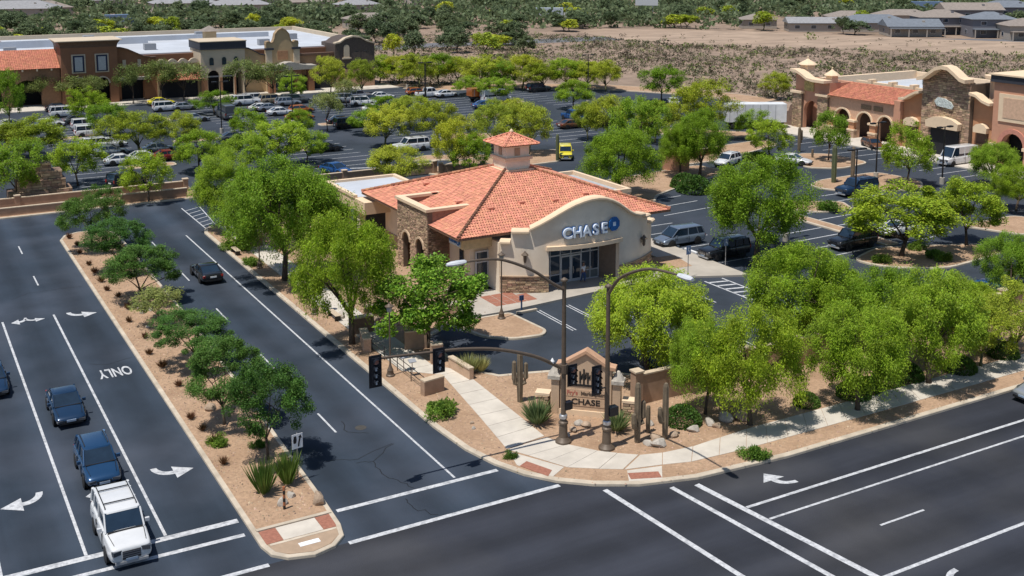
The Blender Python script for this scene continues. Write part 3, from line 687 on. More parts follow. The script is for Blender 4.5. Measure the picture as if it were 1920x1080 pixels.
# bank signs (things fixed on the building)
def letters(txt, where, size, m, root, ex=.09, m2=None):
    for i, ch in enumerate(txt):
        me = text_mesh(ch, size, ex, .025); me.materials.append(m)
        p, rot = where(i, len(txt)); o = link('letter', me, root, p, rot)
        if m2:
            me2 = text_mesh(ch, size, .03, .075); me2.materials.append(m2)
            dv = Vector((math.sin(rot[2]), -math.cos(rot[2]), 0)) * -.1
            link('letter_back', me2, o, (0, 0, -.1))
sg = thing('bank_sign', 'illuminated white CHASE letters with blue octagon logo on curved front', 'sign', (50, 75.2, 5.25))
def wf(i, n):
    x = 47.95 + i * .84; a = math.asin((x - ACX) / AR); q = arc(x, .22)
    return (q[0] - 50, q[1] - 75.2, 5.0 - 5.25 + i * .03), (R(90), 0, a)
letters('CHASE', wf, 1.22, SIGNLIT, sg, .09, BLUE)
def octo(s, root, M):
    """octagon logo of four blue blades around a white square"""
    for k in range(4):
        r = s * .5; t = r * .42; q = r * .30
        P = [(-t, r), (r - .0, r), (r, q + .02), (q, q), (-t, q)] if 0 else [(-t, r), (t, r), (r * .86, t * 1.28), (q, q), (-t, q)]
        Rm = Matrix.Rotation(k * math.pi / 2, 4, 'Z')
        b_ = MB().prism(P, -.06, .06); o = b_.build('logo_blade', BLUE, root); o.matrix_local = M @ Rm
    o = MB().box(-s * .15, -s * .15, -.05, s * .15, s * .15, .05).build('logo_square', SIGNLIT, root); o.matrix_local = M
q = arc(52.35, .2); a = math.asin((52.35 - ACX) / AR)
octo(1.15, sg, Matrix.Translation((q[0] - 50, q[1] - 75.2, .1)) @ Matrix.Rotation(a, 4, 'Z') @ Matrix.Rotation(R(90), 4, 'X'))
sg2 = thing('fascia_sign', 'small blue CHASE sign on the fascia under the west eave', 'sign', (40.24, 80.4, 4.25))
MB().box(-.05, -.9, -.36, .05, 1.05, .36).build('sign_panel', mat('sign_panel_pale', (.55, .58, .6)), sg2)
letters('CHASE', lambda i, n: ((-.075, .82 - i * .32, 0), (R(90), 0, R(-90))), .42, BLUE, sg2, .03)
octo(.4, sg2, Matrix.Translation((-.08, -.72, 0)) @ Matrix.Rotation(R(-90), 4, 'Z') @ Matrix.Rotation(R(90), 4, 'X'))

# ---- long shopping strip at the far left (front on y = 216)
S1 = Site('shopping_strip', 'long shopping strip with brown, cream and mission style fronts behind the far lot', (50, 216)); part = S1.part
part(MB().box(-40, 219.5, 0, 90, 268, 8.0), 'main_block', BROWN)
rf = part(MB().box(-39, 220, 8.01, 89.4, 267.4, 8.25), 'flat_roof', WHITEROOF)
part(MB().box(-40.2, 267.4, 8.0, 90.2, 268.2, 9.1).box(89.4, 220, 8.0, 90.2, 267.4, 9.1), 'back_parapet', CREAMW, rf)
part(MB().box(12, 244, 8.2, 50, 244.6, 9.7).box(50, 250, 8.2, 78, 250.6, 9.3), 'fire_wall', WHITEROOF, rf)
for (x, y) in [(22, 232), (33, 238), (47, 228), (58, 236), (70, 228), (80, 240), (8, 234), (64, 256), (40, 256)]:
    part(MB().obox((x, y, 8.9), 2.2, 1.6, 1.2), 'roof_unit', PANELG, rf)
for (x, y) in [(19, 236), (2, 240), (63, 244)]:
    k = part(MB().box(x - 1.2, y - 1.2, 8.2, x + 1.2, y + 1.2, 10.4), 'roof_lantern', TAN, rf)
    part(MB().add([(x - 1.9, y - 1.9, 10.4), (x + 1.9, y - 1.9, 10.4), (x + 1.9, y + 1.9, 10.4), (x - 1.9, y + 1.9, 10.4), (x, y, 11.6)], [(0, 1, 4), (1, 2, 4), (2, 3, 4), (3, 0, 4), (3, 2, 1, 0)]), 'lantern_roof', BRNROOF, k)
# tiled arcade on the left
ac = part(arcade(MB(), 'y', 214.6, 215.2, -40, 28.4, 7.0, [(x, x + 4.6, 2.6) for x in (-38, -31.5, -25, -18.5, -12, -5.5, 1, 7.5, 14, 20.5)]), 'arcade', mat('arcade_brown', (.26, .14, .075)))
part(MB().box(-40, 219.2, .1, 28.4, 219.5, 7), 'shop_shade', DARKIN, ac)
slope_quad(S1, (-40, 214.0, 6.9), (28.4, 214.0, 6.9), (-40, 219.6, 9.9), ac)
for x in np.arange(-38, 28, 2.4): part(MB().box(x, 213.9, 6.5, x + .25, 214.6, 6.85), 'rafter_end', CREAMW, ac)
# brown tower
tw = part(arcade(MB(), 'y', 213.6, 214.3, 28.5, 38.2, 10.6, [(30.2, 32.7, 3.7), (34.2, 36.7, 3.7)]).box(28.5, 214.3, 0, 29.2, 222, 10.6).box(37.5, 214.3, 0, 38.2, 222, 10.6), 'brown_tower', BROWN)
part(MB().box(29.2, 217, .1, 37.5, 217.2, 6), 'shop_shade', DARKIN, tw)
part(MB().sweep([(28.5, 222, 10.4), (28.5, 213.6, 10.4), (38.2, 213.6, 10.4), (38.2, 222, 10.4)], [(0, 0), (-.15, .5), (-.75, 1.15), (.5, 1.15), (.5, 0)]), 'flared_cornice', mat('cornice_brown', (.13, .075, .05)), tw)
part(MB().box(27.6, 212.7, 11.56, 39.1, 222, 11.7), 'cornice_cap', CREAMW, tw)
for x in (30.25, 34.25):
    w = part(MB().box(x, 213.45, 5.8, x + 2.4, 213.6, 9.2), 'window', CREAMW, tw)
    part(MB().box(x + .25, 213.38, 6.0, x + 2.15, 213.45, 9.0), 'frame', mat('navy_frame', (.02, .026, .06)), w)
    part(MB().box(x + .55, 213.34, 6.2, x + 1.85, 213.385, 8.7), 'pane', mat('shade_panel', (.40, .41, .42)), w)
    part(MB().wallpoly(arch_pts(x - .15, x + 2.55, 3.75) + arch_pts(x + .1, x + 2.3, 3.75)[::-1], 'y', 213.4, 213.62), 'arch_trim', CREAMW, tw)
# sweeping parapet wall
cv = [(38.2, 9.9), (39.2, 9.85), (40.4, 9.5), (41.8, 8.8), (43, 8.2), (44.4, 7.9)]
wv = part(MB().wallpoly([(38.25, 0), (38.9, 0), (38.9, 3.9), (43.0, 3.9), (43.0, 0), (45.4, 0), (45.4, 7.9)] + cv[::-1], 'y', 215.0, 215.6), 'swept_wall', BROWN)
part(MB().sweep([(p[0], 215.0, p[1]) for p in cv + [(45.4, 7.9)]], [(-.3, 0), (-.3, .22), (.8, .22), (.8, 0)]), 'parapet_cap', mat('cornice_brown', (.13, .075, .05)), wv)
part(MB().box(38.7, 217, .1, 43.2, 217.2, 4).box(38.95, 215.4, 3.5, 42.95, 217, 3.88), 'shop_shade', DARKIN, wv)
part(MB().box(38.6, 213.9, 4.0, 44, 215.0, 4.5), 'awning', mat('awning_grey', (.30, .28, .26)), wv)
for x in (39.3, 42.0): part(MB().box(x, 214.9, 6.3, x + .6, 215.0, 7.7), 'niche', CREAMW, wv)
# low link with scallops
lk = part(MB().box(45.4, 214.8, 0, 53.3, 215.4, 6.6), 'link_wall', TAN)
part(MB().wallpoly([(45.4, 6.6)] + [p for k in range(4) for p in [(45.4 + k * 1.97 + 1.97 * t, 6.7 + .8 * math.sin(math.pi * t) ** .6) for t in (.05, .2, .35, .5, .65, .8, .95)]] + [(53.3, 6.6)], 'y', 214.7, 215.3), 'scallops', CREAMW, lk)
slope_quad(S1, (45.5, 213.2, 3.6), (53.2, 213.2, 3.6), (45.5, 214.7, 4.8), lk)
part(MB().box(46, 214.6, .1, 52.8, 214.78, 3.2), 'shop_shade', DARKIN, lk)
# cream tower with three arches
ct = part(arcade(MB(), 'y', 213.8, 214.5, 53.4, 61.9, 9.1, [(54.6, 56.8, 3.9), (57.4, 59.6, 3.9), (60.0, 61.4, 3.9)]).box(53.4, 214.5, 0, 54.0, 222, 9.1).box(61.3, 214.5, 0, 61.9, 222, 9.1), 'cream_tower', CREAMW)
part(MB().box(54, 217, .1, 61.3, 217.2, 6), 'shop_shade', DARKIN, ct)
part(MB().box(53.3, 213.7, .1, 54.5, 214.0, 3.6).box(56.85, 213.7, .1, 57.35, 214.0, 3.6).box(59.65, 213.7, .1, 59.95, 214, 3.6), 'pier_base', mat('pier_rust', (.30, .15, .08)), ct)
part(MB().box(53.2, 213.5, 9.0, 62.1, 222, 10.45), 'dark_cornice', DARKTRIM, ct)
part(MB().box(53.1, 213.4, 10.46, 62.2, 222, 10.6), 'cornice_cap', CREAMW, ct)
for x in (55.0, 57.4, 59.7):
    part(MB().wallpoly([(x, 6.0)] + arch_pts(x, x + .8, 7.1, 6) + [(x + .8, 6.0)], 'y', 213.7, 213.8), 'arched_window', GLASS, ct)
for x in (54.6, 57.4): part(MB().box(x, 213.9, 3.7, x + 2.2, 214.1, 3.95), 'transom', PANELG, ct)
cv = [(61.9, 8.9), (63, 8.75), (64.2, 8.1), (65.2, 7.5), (66.2, 7.3)]
wv = part(MB().wallpoly([(61.95, 0), (66.2, 0)] + cv[::-1], 'y', 215.0, 215.6), 'swept_wall', TAN)
part(MB().sweep([(p[0], 215.0, p[1]) for p in cv], [(-.3, 0), (-.3, .22), (.8, .22), (.8, 0)]), 'parapet_cap', DARKTRIM, wv)
# mission gable
mg = [(66.2, 0), (66.2, 9.4), (66.3, 9.9), (66.9, 10.0), (67.2, 9.7), (67.6, 9.8), (67.9, 10.5), (68.1, 11.4), (68.7, 12.1), (69.5, 12.5), (70.3, 12.1), (70.9, 11.4), (71.1, 10.5), (71.4, 9.8), (71.8, 9.7), (72.1, 10.0), (72.7, 9.9), (72.8, 9.4), (72.8, 0)]
gb = part(MB().wallpoly(mg, 'y', 214.2, 215.2), 'mission_gable', TAN)
part(MB().sweep([(p[0], 214.2, p[1]) for p in mg[1:-1]], [(-.18, -.05), (-.18, .16), (1.15, .16), (1.15, -.05)]), 'gable_coping', mat('coping_tan', (.34, .24, .14)), gb)
part(MB().box(68.5, 214.08, 6.4, 70.6, 214.2, 8.1), 'sign_panel', mat('sign_panel_rust', (.36, .19, .10)), gb)
for x in (66.1, 71.7): part(MB().box(x, 213.8, 5.6, x + 1.2, 214.25, 8.4), 'pilaster', CREAMW, gb)
for x in (65.9, 71.4): part(MB().box(x, 213.6, 8.4, x + 1.7, 214.3, 8.8), 'pilaster_cap', DARKTRIM, gb)
cp = [(65.4, 5.3), (67.4, 5.35), (68.6, 5.7), (69.8, 6.05), (71.0, 6.0), (72.4, 5.55), (74.0, 5.3), (75.6, 5.25)]
part(MB().wallpoly(cp + [(75.6, 4.5), (65.4, 4.5)], 'y', 211.6, 215.0), 'entry_canopy', mat('canopy_grey', (.38, .35, .31)), gb)
for x in (66, 71.2, 73.9): part(MB().box(x, 211.8, 0, x + 1.2, 213, 4.5), 'canopy_pier', BROWN, gb)
part(MB().box(67.4, 214.0, .1, 71.8, 214.18, 3.6), 'entry_glass', GLASS, gb)
rw = part(MB().box(72.85, 215, 0, 80.4, 215.6, 6.9), 'plain_wall', mat('wall_brown', (.30, .18, .10)))
part(MB().box(72.9, 214.7, 6.9, 80.4, 215.8, 7.35), 'parapet_cap', mat('cornice_brown', (.13, .075, .05)), rw)
part(MB().box(74, 214.85, .1, 79.6, 215.0, 3.0), 'shop_shade', DARKIN, rw)
ar_ = [(80.4, 0), (80.4, 9.0), (81.4, 9.15), (82.6, 9.9), (84.2, 10.3), (85.8, 10.1), (87.2, 9.3), (88.9, 8.8), (88.9, 0)]
sb = part(MB().wallpoly(ar_, 'y', 214.0, 222), 'stone_block', mat('dark_ledgestone', (.085, .065, .055), var=.3, scale=3))
part(MB().sweep([(p[0], 214.0, p[1]) for p in ar_[1:-1]], [(-.25, 0), (-.25, .3), (1.2, .3), (1.2, 0)]), 'parapet_cap', CREAMW, sb)
part(MB().wallpoly([(82.2, 6.2)] + arch_pts(82.2, 83.4, 8.2, 8) + [(83.4, 6.2)], 'y', 213.85, 214.0), 'niche', CREAMW, sb)
part(MB().box(81.9, 213.6, 5.9, 83.7, 214.0, 6.2), 'niche_sill', CREAMW, sb)
part(MB().box(80.5, 213.9, 0, 88.8, 214.0, 3.8), 'stone_plinth', mat('plinth_pink', (.40, .24, .16)), sb)

# ---- retail strip at the right (front on x = 126)
S2 = Site('retail_strip', 'salmon and stone retail strip with arcade and curved parapets at right', (130, 108)); part = S2.part
part(MB().box(128.6, 60, 0, 152, 130, 6.2), 'main_block', SALMON)
rf = part(MB().box(128.8, 60.4, 6.21, 151.6, 129.6, 6.5), 'flat_roof', WHITEROOF)
part(MB().box(151.4, 60, 6.2, 152.2, 130, 7.6).box(130, 129.4, 6.2, 151.4, 130.2, 7.8), 'back_parapet', CREAM, rf)
part(MB().box(131.6, 107, 6.4, 132.2, 124, 7.9), 'parapet', CREAM, rf)
for y in (109, 113, 117, 121): part(MB().box(131.2, y - .35, 6.4, 132.5, y + .35, 8.3), 'parapet_pier', CREAM, rf)
k = part(MB().lathe([(.9, 0), (.9, 1.5), (1.2, 1.8), (2.0, 2.6), (2.0, 2.75), (.6, 3.3), (.0, 3.4)], (137, 112, 6.4), 16), 'roof_urn', mat('urn_orange', (.48, .28, .15)), rf, 40)
for y, x in ((116, 142), (100, 140), (104, 147), (92, 138), (122, 146)): part(MB().obox((x, y, 7.1), 2, 1.6, 1.2), 'roof_unit', PANELG, rf)
# corner tower
cur = [(131.2, 9.0), (130, 8.95), (128.8, 8.5), (127.6, 7.9), (126.2, 7.75), (123.9, 7.75)]
tw = part(MB().wallpoly([(123.9, 5.9), (126.0, 5.9)] + [] + [(129.4, 5.9), (131.2, 5.9)] + cur, 'x', 126.0, 126.7).box(126.7, 123.9, 0, 131, 124.5, 7.7).box(126.7, 130.6, 0, 131, 131.2, 7.7).box(130.4, 124.5, 0, 131, 130.6, 7.7), 'corner_tower', SALMON)
part(arcade(MB(), 'x', 126.02, 126.68, 126.0, 129.4, 5.9, [(126.1, 129.3, 3.0)]), 'arch_wall', SALMON, tw)
for a, b in ((123.9, 126.0), (129.4, 131.4)):
    q = part(MB().box(125.6, a, 0, 126.6, b, 5.6), 'stone_pier', MORTAR, tw)
    mb = stones(MB(), a, b, .1, 5.6, lambda y, z, d: (125.6 - d, y, z), .35, .8, .18, .3, .03, .09); part(mb, 'stone_veneer', STONE, q)['kind'] = 'stuff'
    part(MB().box(125.2, a - .2, 5.6, 126.8, b + .2, 5.95), 'pier_cap', CREAM, q)
part(MB().sweep([(126.0, p[0], p[1]) for p in cur], [(.4, 0), (.4, .4), (-1.4, .4), (-1.4, 0)]), 'parapet_cap', CREAM, tw)
for y, s_ in ((130.2, 1.0), (124.8, .8)):
    part(MB().box(126.6, y - s_ * .8, 9.0 - (1.2 if s_ < 1 else 0), 126.6 + 1.6 * s_, y + s_ * .8, 10.0 - (1.2 if s_ < 1 else 0)).lathe([(1.5 * s_, 0), (1.3 * s_, .2), (.4 * s_, .7), (.1, .9), (.12, 1.2), (.0, 1.3)], (126.6 + .8 * s_, y, 10.0 - (1.2 if s_ < 1 else 0)), 8), 'finial', CREAM, tw)
part(MB().box(125.85, 127.2, 6.1, 126.0, 129.2, 7.6), 'emblem_panel', mat('emblem_gold', (.42, .32, .12), var=.4, scale=4), tw)
part(MB().wallpoly([(131.2, 0), (133.4, 0), (133.4, 2.0), (132.6, 2.4), (132.2, 3.4), (131.2, 4.0)], 'x', 125.9, 126.5), 'buttress', STONE_DK, tw)
# tiled arcade with three arches
ops = [(119.6, 122.6, 2.7), (115.4, 118.2, 2.7), (111.6, 114.2, 2.7)]
aw = part(arcade(MB(), 'x', 126.0, 126.6, 111.2, 123.9, 5.9, ops), 'arcade', mat('peach_stucco', (.58, .36, .24)))
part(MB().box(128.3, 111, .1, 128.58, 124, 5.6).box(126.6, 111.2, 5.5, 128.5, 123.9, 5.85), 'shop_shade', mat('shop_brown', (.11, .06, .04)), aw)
for a, b, zs in ops:
    part(MB().wallpoly(arch_pts(a - .25, b + .25, zs) + arch_pts(a, b, zs)[::-1], 'x', 125.85, 126.1), 'arch_trim', CREAM, aw)
    part(MB().box(128.22, a + .4, .2, 128.3, b - 1.2, 2.6), 'shop_window', GLASS, aw)
for y in (114.8, 118.9, 123.2):
    q = part(MB().box(125.5, y - .55, 0, 126.0, y + .55, 2.5), 'column', ORANGE, aw)
    part(MB().box(125.3, y - .8, 2.5, 126.1, y + .8, 2.8).box(125.3, y - .75, 1.2, 126.0, y + .75, 1.45), 'column_band', CREAM, q)
    part(MB().box(125.35, y - .7, 0, 126.0, y + .7, 1.2), 'column_base', STONE, q)
slope_quad(S2, (125.4, 111.0, 6.0), (125.4, 123.9, 6.0), (130.6, 111.0, 7.7), aw)
for y0, w_ in ((115.6, 1.9), (113.4, 1.7)): part(MB().box(125.9, y0, 4.6, 125.99, y0 + w_, 5.3), 'shop_sign', mat('shop_sign_brown', (.22, .15, .09), var=.6, scale=9), aw)
# pilaster and swept wall
part(MB().box(125.6, 109.9, 0, 126.6, 111.1, 6.6), 'pilaster', SALMON, None)
cv = [(109.9, 6.9), (109.0, 7.0), (108.0, 7.6), (107.0, 8.1), (106.3, 8.2)]
w1 = part(MB().wallpoly([(106.3, 0), (109.85, 0), (109.85, 6.9)] + cv, 'x', 126.2, 126.9), 'swept_wall', ORANGE)
part(MB().sweep([(126.2, p[0], p[1]) for p in cv], [(.35, 0), (.35, .35), (-1.2, .35), (-1.2, 0)]), 'parapet_cap', CREAM, w1)
def hood(y0, y1, z, parent, m=CREAM):
    part(MB().wallpoly([(y0, z), (y1, z), (y1 + .05, z + .7), (y1 - (y1 - y0) * .2, z + 1.1), ((y0 + y1) / 2, z + 1.25), (y0 + (y1 - y0) * .2, z + 1.1), (y0 - .05, z + .7)], 'x', 125.5, 126.2), 'window_hood', m, parent)
    part(MB().box(126.05, y0 + .15, .1, 126.18, y1 - .15, z), 'shop_window', mat('shop_brown', (.11, .06, .04)), parent)
hood(107.0, 109.2, 3.4, w1)
# stone tower
cv = [(106.2, 10.1), (105.2, 10.3), (104.2, 11.0), (103.2, 11.7), (102.2, 12.0), (101.2, 11.9), (100.2, 11.3), (99.2, 10.6), (98.3, 10.4)]
st_ = part(MB().wallpoly([(98.3, 0), (106.2, 0)] + cv, 'x', 125.6, 126.4).box(126.4, 98.3, 0, 131, 98.9, 10.2).box(126.4, 105.6, 0, 131, 106.2, 10.0), 'stone_tower', MORTAR)
mb = MB(); stones(mb, 98.3, 106.2, .1, 10.1, lambda y, z, d: (125.6 - d, y, z), .4, .9, .2, .34, .03, .1)
for z_ in np.arange(10.1, 11.7, .27):
    w_ = 3.6 * (1 - ((z_ - 10.1) / 1.9)) ** .6; stones(mb, 102.0 - w_, 102.2 + w_, z_, z_ + .27, lambda y, z, d: (125.6 - d, y, z), .4, .9, .2, .27, .03, .1)
part(mb, 'stone_veneer', STONE, st_)['kind'] = 'stuff'
part(MB().sweep([(125.6, p[0], p[1]) for p in cv], [(.45, 0), (.45, .5), (-1.4, .5), (-1.4, 0)]), 'parapet_cap', CREAM, st_)
part(MB().wallpoly([(99.4, 3.9), (104.6, 3.9), (104.7, 4.8), (103.6, 5.3), (102, 5.5), (100.4, 5.3), (99.3, 4.8)], 'x', 124.6, 125.45), 'entry_hood', CREAM, st_)
part(MB().box(125.35, 99.7, .1, 125.48, 104.3, 3.9), 'entry_glass', DARKIN, st_)
part(MB().box(124.9, 98.1, 1.6, 125.6, 99.6, 1.9).box(124.9, 104.6, 1.6, 125.6, 106.4, 1.9), 'pier_band', CREAM, st_)
sgn = part(MB().wallpoly([(101.0, 6.6), (103.4, 6.8), (103.9, 7.4), (103.4, 8.0), (102.2, 7.9), (101.2, 7.5), (100.8, 7.0)], 'x', 125.3, 125.48), 'shop_sign', mat('shop_sign_pale', (.5, .55, .53), var=.5, scale=5), st_)
cv = [(98.2, 8.9), (97.2, 8.7), (96.2, 8.1), (95.2, 7.8), (94.9, 7.8)]
w2 = part(MB().wallpoly([(94.9, 0), (98.2, 0)] + cv, 'x', 126.2, 126.9), 'swept_wall', ORANGE)
part(MB().sweep([(126.2, p[0], p[1]) for p in cv], [(.35, 0), (.35, .35), (-1.2, .35), (-1.2, 0)]), 'parapet_cap', CREAM, w2)
hood(95.6, 97.6, 4.0, w2)
part(MB().lathe([(1.6, 0), (1.6, .4), (0, .5)], (129, 97, 11.0), 16).box(128.4, 96.4, 6.4, 129.6, 97.6, 11.0), 'roof_drum', CREAM, rf)
st2 = part(arcade(MB(), 'x', 125.6, 126.4, 80, 94.8, 11.0, [(90.0, 93.2, 3.0)]).box(126.4, 94.2, 0, 134, 94.8, 11), 'south_tower', SALMON)
part(MB().box(125.2, 80, 11.0, 134, 95.1, 11.9), 'dark_cornice', DARKTRIM, st2)
part(MB().box(125.0, 80, 11.91, 134, 95.3, 12.1), 'cornice_cap', CREAM, st2)
pn = part(MB().box(125.45, 89.4, 6.0, 125.6, 93.9, 9.6), 'framed_panel', CREAM, st2)
part(MB().box(125.40, 90.1, 6.5, 125.45, 93.2, 9.1), 'panel_inset', mat('panel_peach', (.58, .38, .26)), pn)
part(MB().wallpoly(arch_pts(89.4, 93.8, 3.0) + arch_pts(90.0, 93.2, 3.0)[::-1], 'x', 125.4, 125.7), 'arch_trim', mat('arch_pink', (.5, .22, .16)), st2)
part(MB().box(125.2, 93.2, 2.6, 126.0, 94.9, 3.0).box(125.2, 88.6, 2.6, 126.0, 90.0, 3.0), 'pier_band', CREAM, st2)
part(MB().box(128.2, 89, .1, 128.5, 94, 4.8), 'shop_shade', DARKIN, st2)

# ------------------------------------------------------------------ trees and plants
def rot_quads(P, D, Wd, l, w):
    """quads: centre P, long axis D, side axis Wd (unit arrays), lengths l, w -> (N,4,3) pointed leaves"""
    a = D * l[:, None] / 2; b = Wd * w[:, None] / 2
    return np.stack([P - a, P + b - a * .1, P + a, P - b - a * .1], 1)
def unit(v): return v / np.maximum(1e-6, np.linalg.norm(v, axis=1))[:, None]
def crown_quads(rs, W, zc, hz, nclump, nleaf, ll, lw, droop, clump_r, flat=.7, low=-.55, hollow=.5, lobes=5):
    # lobed outline: a few big lobes displace the surface
    lob = unit(rs.normal(size=(lobes, 3))); la = rs.uniform(.05, .26, lobes)
    d = unit(rs.normal(size=(nclump * 3, 3))); d = d[d[:, 2] > low][:nclump]
    r = hollow + (1 - hollow) * rs.uniform(0, 1, len(d)) ** .5
    bumpy = 1 + (np.maximum(0, d @ lob.T) ** 3 @ la) - .12
    C = d * (r * bumpy)[:, None] * np.array([W / 2, W / 2, hz]); C[:, 2] += zc
    out = []
    for c, dd in zip(C, d):
        n = int(nleaf * rs.uniform(.6, 1.3)); cr = clump_r * rs.uniform(.65, 1.35)
        q = unit(rs.normal(size=(n, 3))) * (rs.uniform(0, 1, n) ** .45)[:, None] * np.array([cr, cr, cr * flat])
        P = c + q
        if droop: P[:, 2] -= droop * rs.uniform(0, 1, n) ** 2 * cr * 1.4
        D = rs.normal(size=(n, 3)) * .8 + dd * .5 + unit(q) * .5; D[:, 2] -= droop * 1.3
        Nf = unit(rs.normal(size=(n, 3)) * .5 + np.array([-.2, 0, 1.0]))   # leaf faces turn to the light
        D = unit(D - (D * Nf).sum(1)[:, None] * Nf * .8); S = unit(np.cross(D, Nf))
        out.append(rot_quads(P, D, S, ll * rs.uniform(.6, 1.4, n), lw * rs.uniform(.6, 1.4, n)))
    return np.concatenate(out), C
def trunk_mesh(rs, C, h0, r0, lean, m, nl=6, name='trunk'):
    mb = MB(); random.seed(int(rs.integers(1e6)))
    split = Vector((lean[0] * .5, lean[1] * .5, h0))
    mb.tube([(0, 0, -.1), (lean[0] * .1, lean[1] * .1, h0 * .35), tuple(split)], [r0 * 1.35, r0, r0 * .85], 8)
    idx = rs.choice(len(C), min(nl * 2, len(C)), replace=False)
    for k in range(nl):
        e = Vector(C[idx[k]]); mid = split.lerp(e, .5) + Vector((random.uniform(-.2, .2), random.uniform(-.2, .2), random.uniform(0, .35)))
        mb.tube([split - Vector((0, 0, .12)), split.lerp(mid, .5), mid, e], [r0 * .6, r0 * .45, r0 * .3, r0 * .09], 6)
        if k + nl < len(idx):
            e2 = Vector(C[idx[k + nl]]); mb.tube([mid, mid.lerp(e2, .5) + Vector((0, 0, .1)), e2], [r0 * .26, r0 * .17, r0 * .05], 5)
    return mb.mesh(name, m, True)
TREES = {}
def make_kind(kind, seeds, leafm, barkm, W=6., zc=3.7, hz=2.1, nclump=60, nleaf=230, ll=.3, lw=.055, droop=.5, cr=.8, h0=1.5, r0=.15, **kw):
    TREES[kind] = []
    for s in seeds:
        rs = np.random.default_rng(s)
        Q, C = crown_quads(rs, W, zc, hz, nclump, nleaf, ll, lw, droop, cr, **kw)
        top = np.percentile(Q[:, :, 2], 99.5); wid = np.percentile(np.abs(Q[:, :, :2]), 98.5) * 2
        Q = Q * np.array([6 / wid, 6 / wid, 6 / top]); C = C * np.array([6 / wid, 6 / wid, 6 / top])
        TREES[kind].append((trunk_mesh(rs, C, h0, r0, rs.uniform(-.5, .5, 2), barkm), quads_mesh('crown', Q, leafm)))
make_kind('mesquite', (1, 2, 3, 4, 5), L_MESQ, BARK, nclump=170, nleaf=400, ll=.14, lw=.046, droop=.7, cr=.55, low=-.62, zc=3.35, hz=2.4, hollow=.42, lobes=8)
make_kind('weeping', (6, 7, 8), L_MESQ, BARK, nclump=150, nleaf=380, ll=.15, lw=.046, droop=.95, cr=.54, low=-.62, zc=3.4, hz=2.5, hollow=.4, lobes=8)
make_kind('dark', (11, 12, 13), L_DARK, BARK, nclump=115, nleaf=280, ll=.14, lw=.07, droop=.15, cr=.56, zc=3.6, hz=2.15, h0=1.5, low=-.5, r0=.11, lobes=7)
make_kind('ash', (21, 22), L_ASH, BARK, nclump=85, nleaf=230, ll=.2, lw=.14, droop=.15, cr=.66, zc=3.4, hz=2.4, low=-.65, r0=.13, lobes=8)
make_kind('lime', (25, 26), L_LIME, BARK, nclump=95, nleaf=260, ll=.17, lw=.1, droop=.2, cr=.6, zc=3.5, hz=2.3, low=-.5, r0=.13, lobes=8)
make_kind('palo', (31, 32, 33), L_PALO, BARKG, nclump=95, nleaf=230, ll=.22, lw=.065, droop=.3, cr=.65, low=-.55, zc=3.3, hz=2.4, lobes=7, h0=1.3, r0=.12)
make_kind('lot', (41, 42, 43, 44), L_MESQ, BARK, nclump=90, nleaf=180, ll=.22, lw=.085, droop=.4, cr=.62, low=-.6, zc=3.4, hz=2.5, lobes=7, h0=1.6, r0=.11)
make_kind('olive', (51, 52, 53), L_OLIVE, BARK, nclump=36, nleaf=110, ll=.36, lw=.12, droop=.2, cr=1.0, low=-.25, zc=3.9, hz=1.9, h0=1.8, r0=.1)
make_kind('far', (61, 62, 63, 64), L_FAR, BARK, nclump=34, nleaf=52, ll=.62, lw=.38, droop=.1, cr=1.1, low=-.5, zc=3.2, hz=2.6, h0=1.0, r0=.14)
make_kind('faryellow', (71,), L_PALO, BARKG, nclump=30, nleaf=52, ll=.6, lw=.34, droop=.1, cr=1.1, low=-.4, zc=3.4, hz=2.3, h0=1.1, r0=.13)
tree_n = 0
def tree(t, kind, label, group=None, var=None, dz=0, name=None, rz=None):
    """t = (x, y, height, crown width)"""
    global tree_n
    tree_n += 1; rr = random.Random(tree_n * 77)
    x, y, h, w = t; V = TREES[kind]; tm, cm = V[(tree_n if var is None else var) % len(V)]
    root = thing(name or ('tree' if kind != 'palo' else 'palo_verde_tree'), label, 'tree', (x, y, dz), rr.uniform(0, 6.28) if rz is None else rz, group)
    s = w / 6.; root.scale = (s * rr.uniform(.95, 1.05), s * rr.uniform(.95, 1.05), h / 6.)
    link('trunk', tm, root); link('crown', cm, root); return root

# median trees
MG = 'trees along the median'
for t, lb in (((16.15, 108.04, 6.10, 5.95), 'rounded dark green median tree at the far end of the median'),
              ((17.22, 99.41, 4.77, 5.56), 'second median tree from the far end, over brown tufts'),
              ((17.14, 90.17, 4.57, 5.62), 'third median tree from the far end, with pale rocks below'),
              ((17.19, 73.65, 4.11, 5.16), 'median tree level with the ONLY road word'),
              ((16.34, 63.31, 5.26, 4.52), 'median tree second nearest to the median nose'),
              ((17.18, 57.54, 5.65, 4.55), 'median tree nearest the keep right sign, casting shade on the road')):
    tree(t, 'dark', lb, MG)
tree((17.06, 83.70, 2.90, 3.60), 'olive', 'thin pale flowering tree in the middle of the median', MG)
# sidewalk trees beside the bank
SG = 'large trees along the side road walk'
for t, k, lb in (((29.46, 109.72, 7.95, 6.28), 'mesquite', 'mesquite at the far corner of the bank walk by the hatched lane'),
                 ((29.84, 102.46, 6.82, 6.05), 'mesquite', 'mesquite crowding behind the far walkway bench'),
                 ((28.80, 89.93, 10.69, 9.65), 'mesquite', 'broad mesquite over the walk across from the black sedan'),
                 ((31.83, 89.64, 8.43, 5.47), 'mesquite', 'mesquite close to the drive-through canopy of the bank'),
                 ((28.00, 72.49, 9.73, 8.05), 'mesquite', 'largest forked mesquite on the side road walk, before the stone tower'),
                 ((32.40, 69.12, 6.48, 7.11), 'ash', 'broad-leaved ash tree below the west bank sign')):
    tree(t, k, lb, SG)
